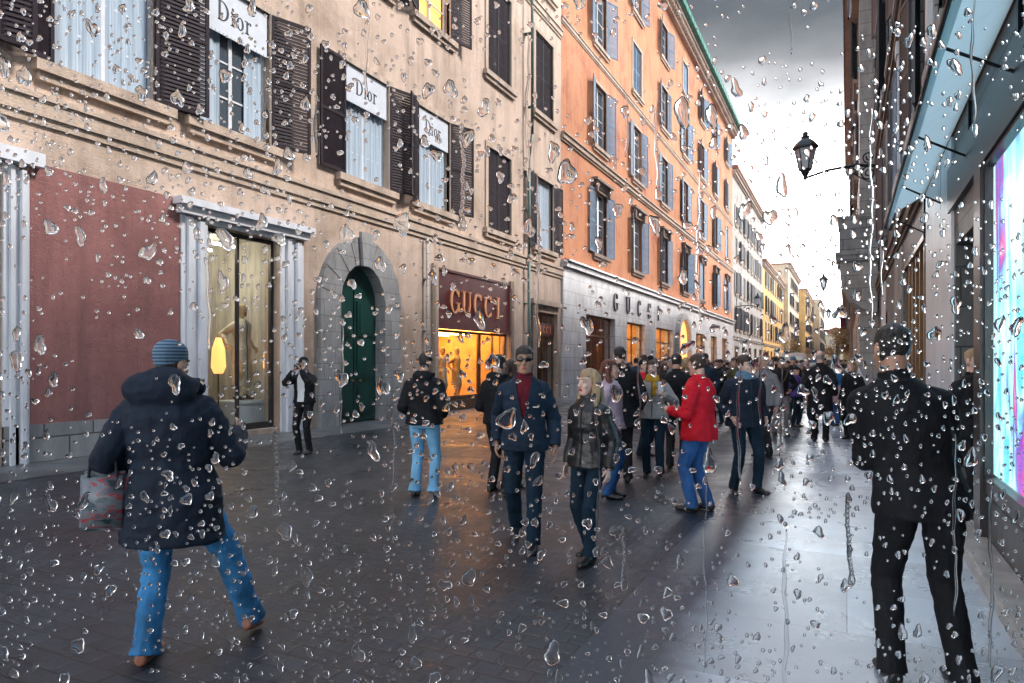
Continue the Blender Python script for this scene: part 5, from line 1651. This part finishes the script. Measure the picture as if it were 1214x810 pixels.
def tree(loc, H, r, label, leafm, n=2600):
    t = empty("street_tree", loc, 0, label, "tree", "small trees far down the street")
    bm = bmesh.new()
    tube(bm, [(0,0,0),(.05,.02,H*.3),(0,.05,H*.55),(.08,0,H*.8)], [.13,.10,.07,.03], 8)
    rr = random.Random(int(H*10))
    tips = []
    for k in range(9):
        a = rr.uniform(0, 6.28); z = H*rr.uniform(.35, .6); L = r*rr.uniform(.5, .9)
        tip = (L*math.cos(a), L*math.sin(a), z + H*rr.uniform(.12,.35)); tips.append(tip)
        tube(bm, [(0.03,.03,z), (tip[0]*.5, tip[1]*.5, (z+tip[2])/2+.1), tip], [.05,.035,.015], 6)
    build("trunk", bm, M['brown_wall'], t)
    bm = bmesh.new()
    tips += [(0,0,H*.9)]
    for k in range(n):
        c = rr.choice(tips); q = r*.45
        p = Vx((c[0]+rr.gauss(0,q*.6), c[1]+rr.gauss(0,q*.6), c[2]+rr.gauss(0,q*.55)))
        u = Vx((rr.gauss(0,1),rr.gauss(0,1),rr.gauss(0,1))).normalized()*.07; v_ = u.orthogonal().normalized()*.05
        f = bm.faces.new([bm.verts.new(p-u), bm.verts.new(p+v_), bm.verts.new(p+u), bm.verts.new(p-v_)])
    build("crown", bm, leafm, t)
M['leaf'] = plain("autumn_leaf", (.30,.17,.03), .6, var=.6, scale=3, bmp=0)
tree((-.95, 74, 0), 5.2, 1.1, "yellow leaved tree at the right beneath the stone balcony", M['leaf'])
tree((-8.3, 120, 0), 5.8, 1.5, "yellow leaved tree far away at the left side of the street", M['leaf'])

# ---------------------------------------------------------------- the wet window the street is seen through
PD = .60
root_p = FWD * PD
scr = empty("glass_screen", (root_p.x, root_p.y, 0), TH, "clear upright glass screen in a dark metal frame, covered in rain", "glass screen")
PW, PZ0, PZ1 = 1.9, .75, 2.75
m, n, l, b = new_mat("clear_pane")
n.remove(b)
tr = n.new("ShaderNodeBsdfTransparent"); tr.inputs[0].default_value = (1,1,1,1); l.new(tr.outputs[0], n["Material Output"].inputs[0])
bm = bmesh.new(); box(bm, -PW/2, PW/2, -.003, .003, PZ0, PZ1); build("pane", bm, m, scr)
for sx in (-1, 1):
    bm = bmesh.new(); box(bm, sx*PW/2, sx*(PW/2+.06), -.03, .03, 0, PZ1+.06); build("post", bm, M['iron'], scr)
for z in (PZ0-.06, PZ1):
    bm = bmesh.new(); box(bm, -PW/2, PW/2, -.025, .025, z, z+.06); build("rail", bm, M['iron'], scr)

m, n, l, b = new_mat("rain_water")
n.remove(b)
gl = n.new("ShaderNodeBsdfGlass"); gl.inputs["IOR"].default_value = 1.333; gl.inputs["Roughness"].default_value = .0
gl.inputs["Color"].default_value = (1,1,1,1)
l.new(gl.outputs[0], n["Material Output"].inputs[0])
rd = random.Random(5)
bm = bmesh.new()
def drop(x, z, r, el=1.0, tilt=0.0, wob=.15, hgt=.42, teardrop=0.0, n=None):
    """a dome of water on the street side of the pane, outline wobbling, heavier at the bottom"""
    n = n or (8 if r < .0022 else 12 if r < .005 else 20)
    K = 3 if r < .0022 else 4 if r < .005 else 6
    ph = [rd.uniform(0, 6.28) for _ in range(3)]
    ca, sa = math.cos(tilt), math.sin(tilt)
    rim = []
    for k in range(n):
        a = 2*math.pi*k/n
        q = 1 + wob*(.6*math.sin(2*a+ph[0]) + .5*math.sin(3*a+ph[1]) + .25*math.sin(5*a+ph[2]))
        px, pz = r*q*math.cos(a), r*q*math.sin(a)*el
        if pz > 0: px *= 1 - teardrop*(pz/(r*el*1.4)); pz *= 1 + teardrop*.7
        rim.append((px*ca - pz*sa, px*sa + pz*ca))
    cz = -.18*r*el*(1+teardrop)
    y0 = .0032
    prev = [bm.verts.new((x+px, y0, z+pz)) for px, pz in rim]
    base = bm.faces.new(prev)
    for j in range(1, K):
        t = j/K; rr = math.cos(t*math.pi/2)**.8; hh = r*hgt*math.sin(t*math.pi/2)
        cur = [bm.verts.new((x+px*rr, y0+hh, z+pz*rr + cz*(1-rr))) for px, pz in rim]
        for k in range(n): f = bm.faces.new((prev[k], prev[(k+1)%n], cur[(k+1)%n], cur[k])); f.smooth = True
        prev = cur
    c = bm.verts.new((x, y0+r*hgt, z+cz))
    for k in range(n): f = bm.faces.new((prev[k], prev[(k+1)%n], c)); f.smooth = True
grid = {}
def free(x, z, r):
    gx, gz = int(x/.03), int(z/.03)
    for i in (-1,0,1):
        for j in (-1,0,1):
            for (a, c, q) in grid.get((gx+i, gz+j), ()):
                if (a-x)**2 + (c-z)**2 < (q+r)**2*1.05: return False
    grid.setdefault((gx, gz), []).append((x, z, r)); return True
def dens(x, z): return .45 + .9*mnoise.noise(Vector((x*7+3, z*7, 1.3))) + .5*mnoise.noise(Vector((x*21, z*21, 4)))
XW = .62; Z0, Z1 = 1.22, 2.06
def scatter(count, rfun, mind, elf, td=(0,0), wob=.15, space=1.2):
    k = t = 0
    while k < count and t < count*12:
        t += 1
        x, z = rd.uniform(-XW, XW), rd.uniform(Z0, Z1)
        if rd.random() > dens(x, z)+mind: continue
        r = rfun(); el = elf()
        if not free(x, z, r*max(1, el*.8)*space): continue
        drop(x, z, r, el, rd.gauss(0, .22), wob, rd.uniform(.28,.75), rd.uniform(*td)); k += 1
scatter(34, lambda: rd.uniform(.0052,.0080), .6, lambda: rd.uniform(1.0,1.7), (0,.3), .26)
scatter(300, lambda: rd.uniform(.0034,.0058), .45, lambda: rd.uniform(.85,1.7), (0,.25), .34)
scatter(2100, lambda: rd.uniform(.0019,.0033), .15, lambda: rd.uniform(.8,1.5), (0,.15), .32, 1.0)
scatter(5200, lambda: rd.uniform(.0010,.0020), .1, lambda: rd.uniform(.8,1.35), (0,.1), .16, 1.03)
# a few runs of water sliding down
for x, z, L in ((-.212, 1.555, .055), (-.045, 1.83, .07), (.30, 1.50, .06), (-.52, 1.62, .06), (.10, 1.47, .04)):
    zz = z; xx = x
    for k in range(int(L/.0035)):
        drop(xx, zz, .0021, 1.9, 0, .08, .3); xx += rd.gauss(0, .0006); zz -= .0042
    drop(xx, zz-.003, .0036, 1.7, 0, .1, .42, .5)
def rivulet(x, z, L, w):
    """a thin film of water running down the pane"""
    N_ = max(8, int(L/.006)); ph = rd.uniform(0, 6); prev = None
    for k in range(N_+1):
        t = k/N_; ww = w*(.35+.65*min(1, t*3))*(1 if t < .93 else (1-t)/.07*.7+.3)*(1+.15*math.sin(t*17+ph))
        cx_ = x + .0012*math.sin(t*L*60+ph) + .0006*math.sin(t*L*190)
        cur = [bm.verts.new((cx_ + ww*math.cos(a), .0032 + ww*.13*math.sin(a), z - L*t)) for a in [math.pi*j/8 for j in range(9)]]
        if prev:
            for j in range(8): f = bm.faces.new((prev[j], prev[j+1], cur[j+1], cur[j])); f.smooth = True
            bm.faces.new((prev[0], cur[0], cur[8], prev[8]))
        else: bm.faces.new(cur)
        prev = cur
    bm.faces.new(prev[::-1])
for k in range(24):
    x = rd.choice((rd.uniform(-.45,.45), rd.gauss(.14, .13), rd.gauss(.33, .08)))
    rivulet(x, rd.uniform(1.45, 2.0), rd.uniform(.04, .20), rd.uniform(.0007, .0018))
me = bpy.data.meshes.new("raindrops")
bmesh.ops.recalc_face_normals(bm, faces=bm.faces)
bm.to_mesh(me); bm.free(); me.materials.append(m)
dr = bpy.data.objects.new("rain_on_glass", me); col.objects.link(dr)
dr.location = (root_p.x, root_p.y, 0); dr.rotation_euler = (0, 0, TH)
props(dr, "clear raindrops scattered over the glass screen", "raindrops", None, "stuff")

# ---------------------------------------------------------------- wet air over the street
bm = bmesh.new(); box(bm, -26, 16, -22, 330, -1, 40)
hm = bpy.data.materials.new("wet_air"); hm.use_nodes = True
hn = hm.node_tree.nodes; hl_ = hm.node_tree.links
hn.remove(hn["Principled BSDF"])
pv = hn.new("ShaderNodeVolumePrincipled"); pv.inputs["Color"].default_value = (.95,.96,1,1); pv.inputs["Density"].default_value = .0005; pv.inputs["Anisotropy"].default_value = .3
hl_.new(pv.outputs[0], hn["Material Output"].inputs["Volume"])
hz = build("haze", bm, hm)
props(hz, "thin wet haze filling the street", "haze", None, "stuff")
sc.cycles.volume_bounces = 0
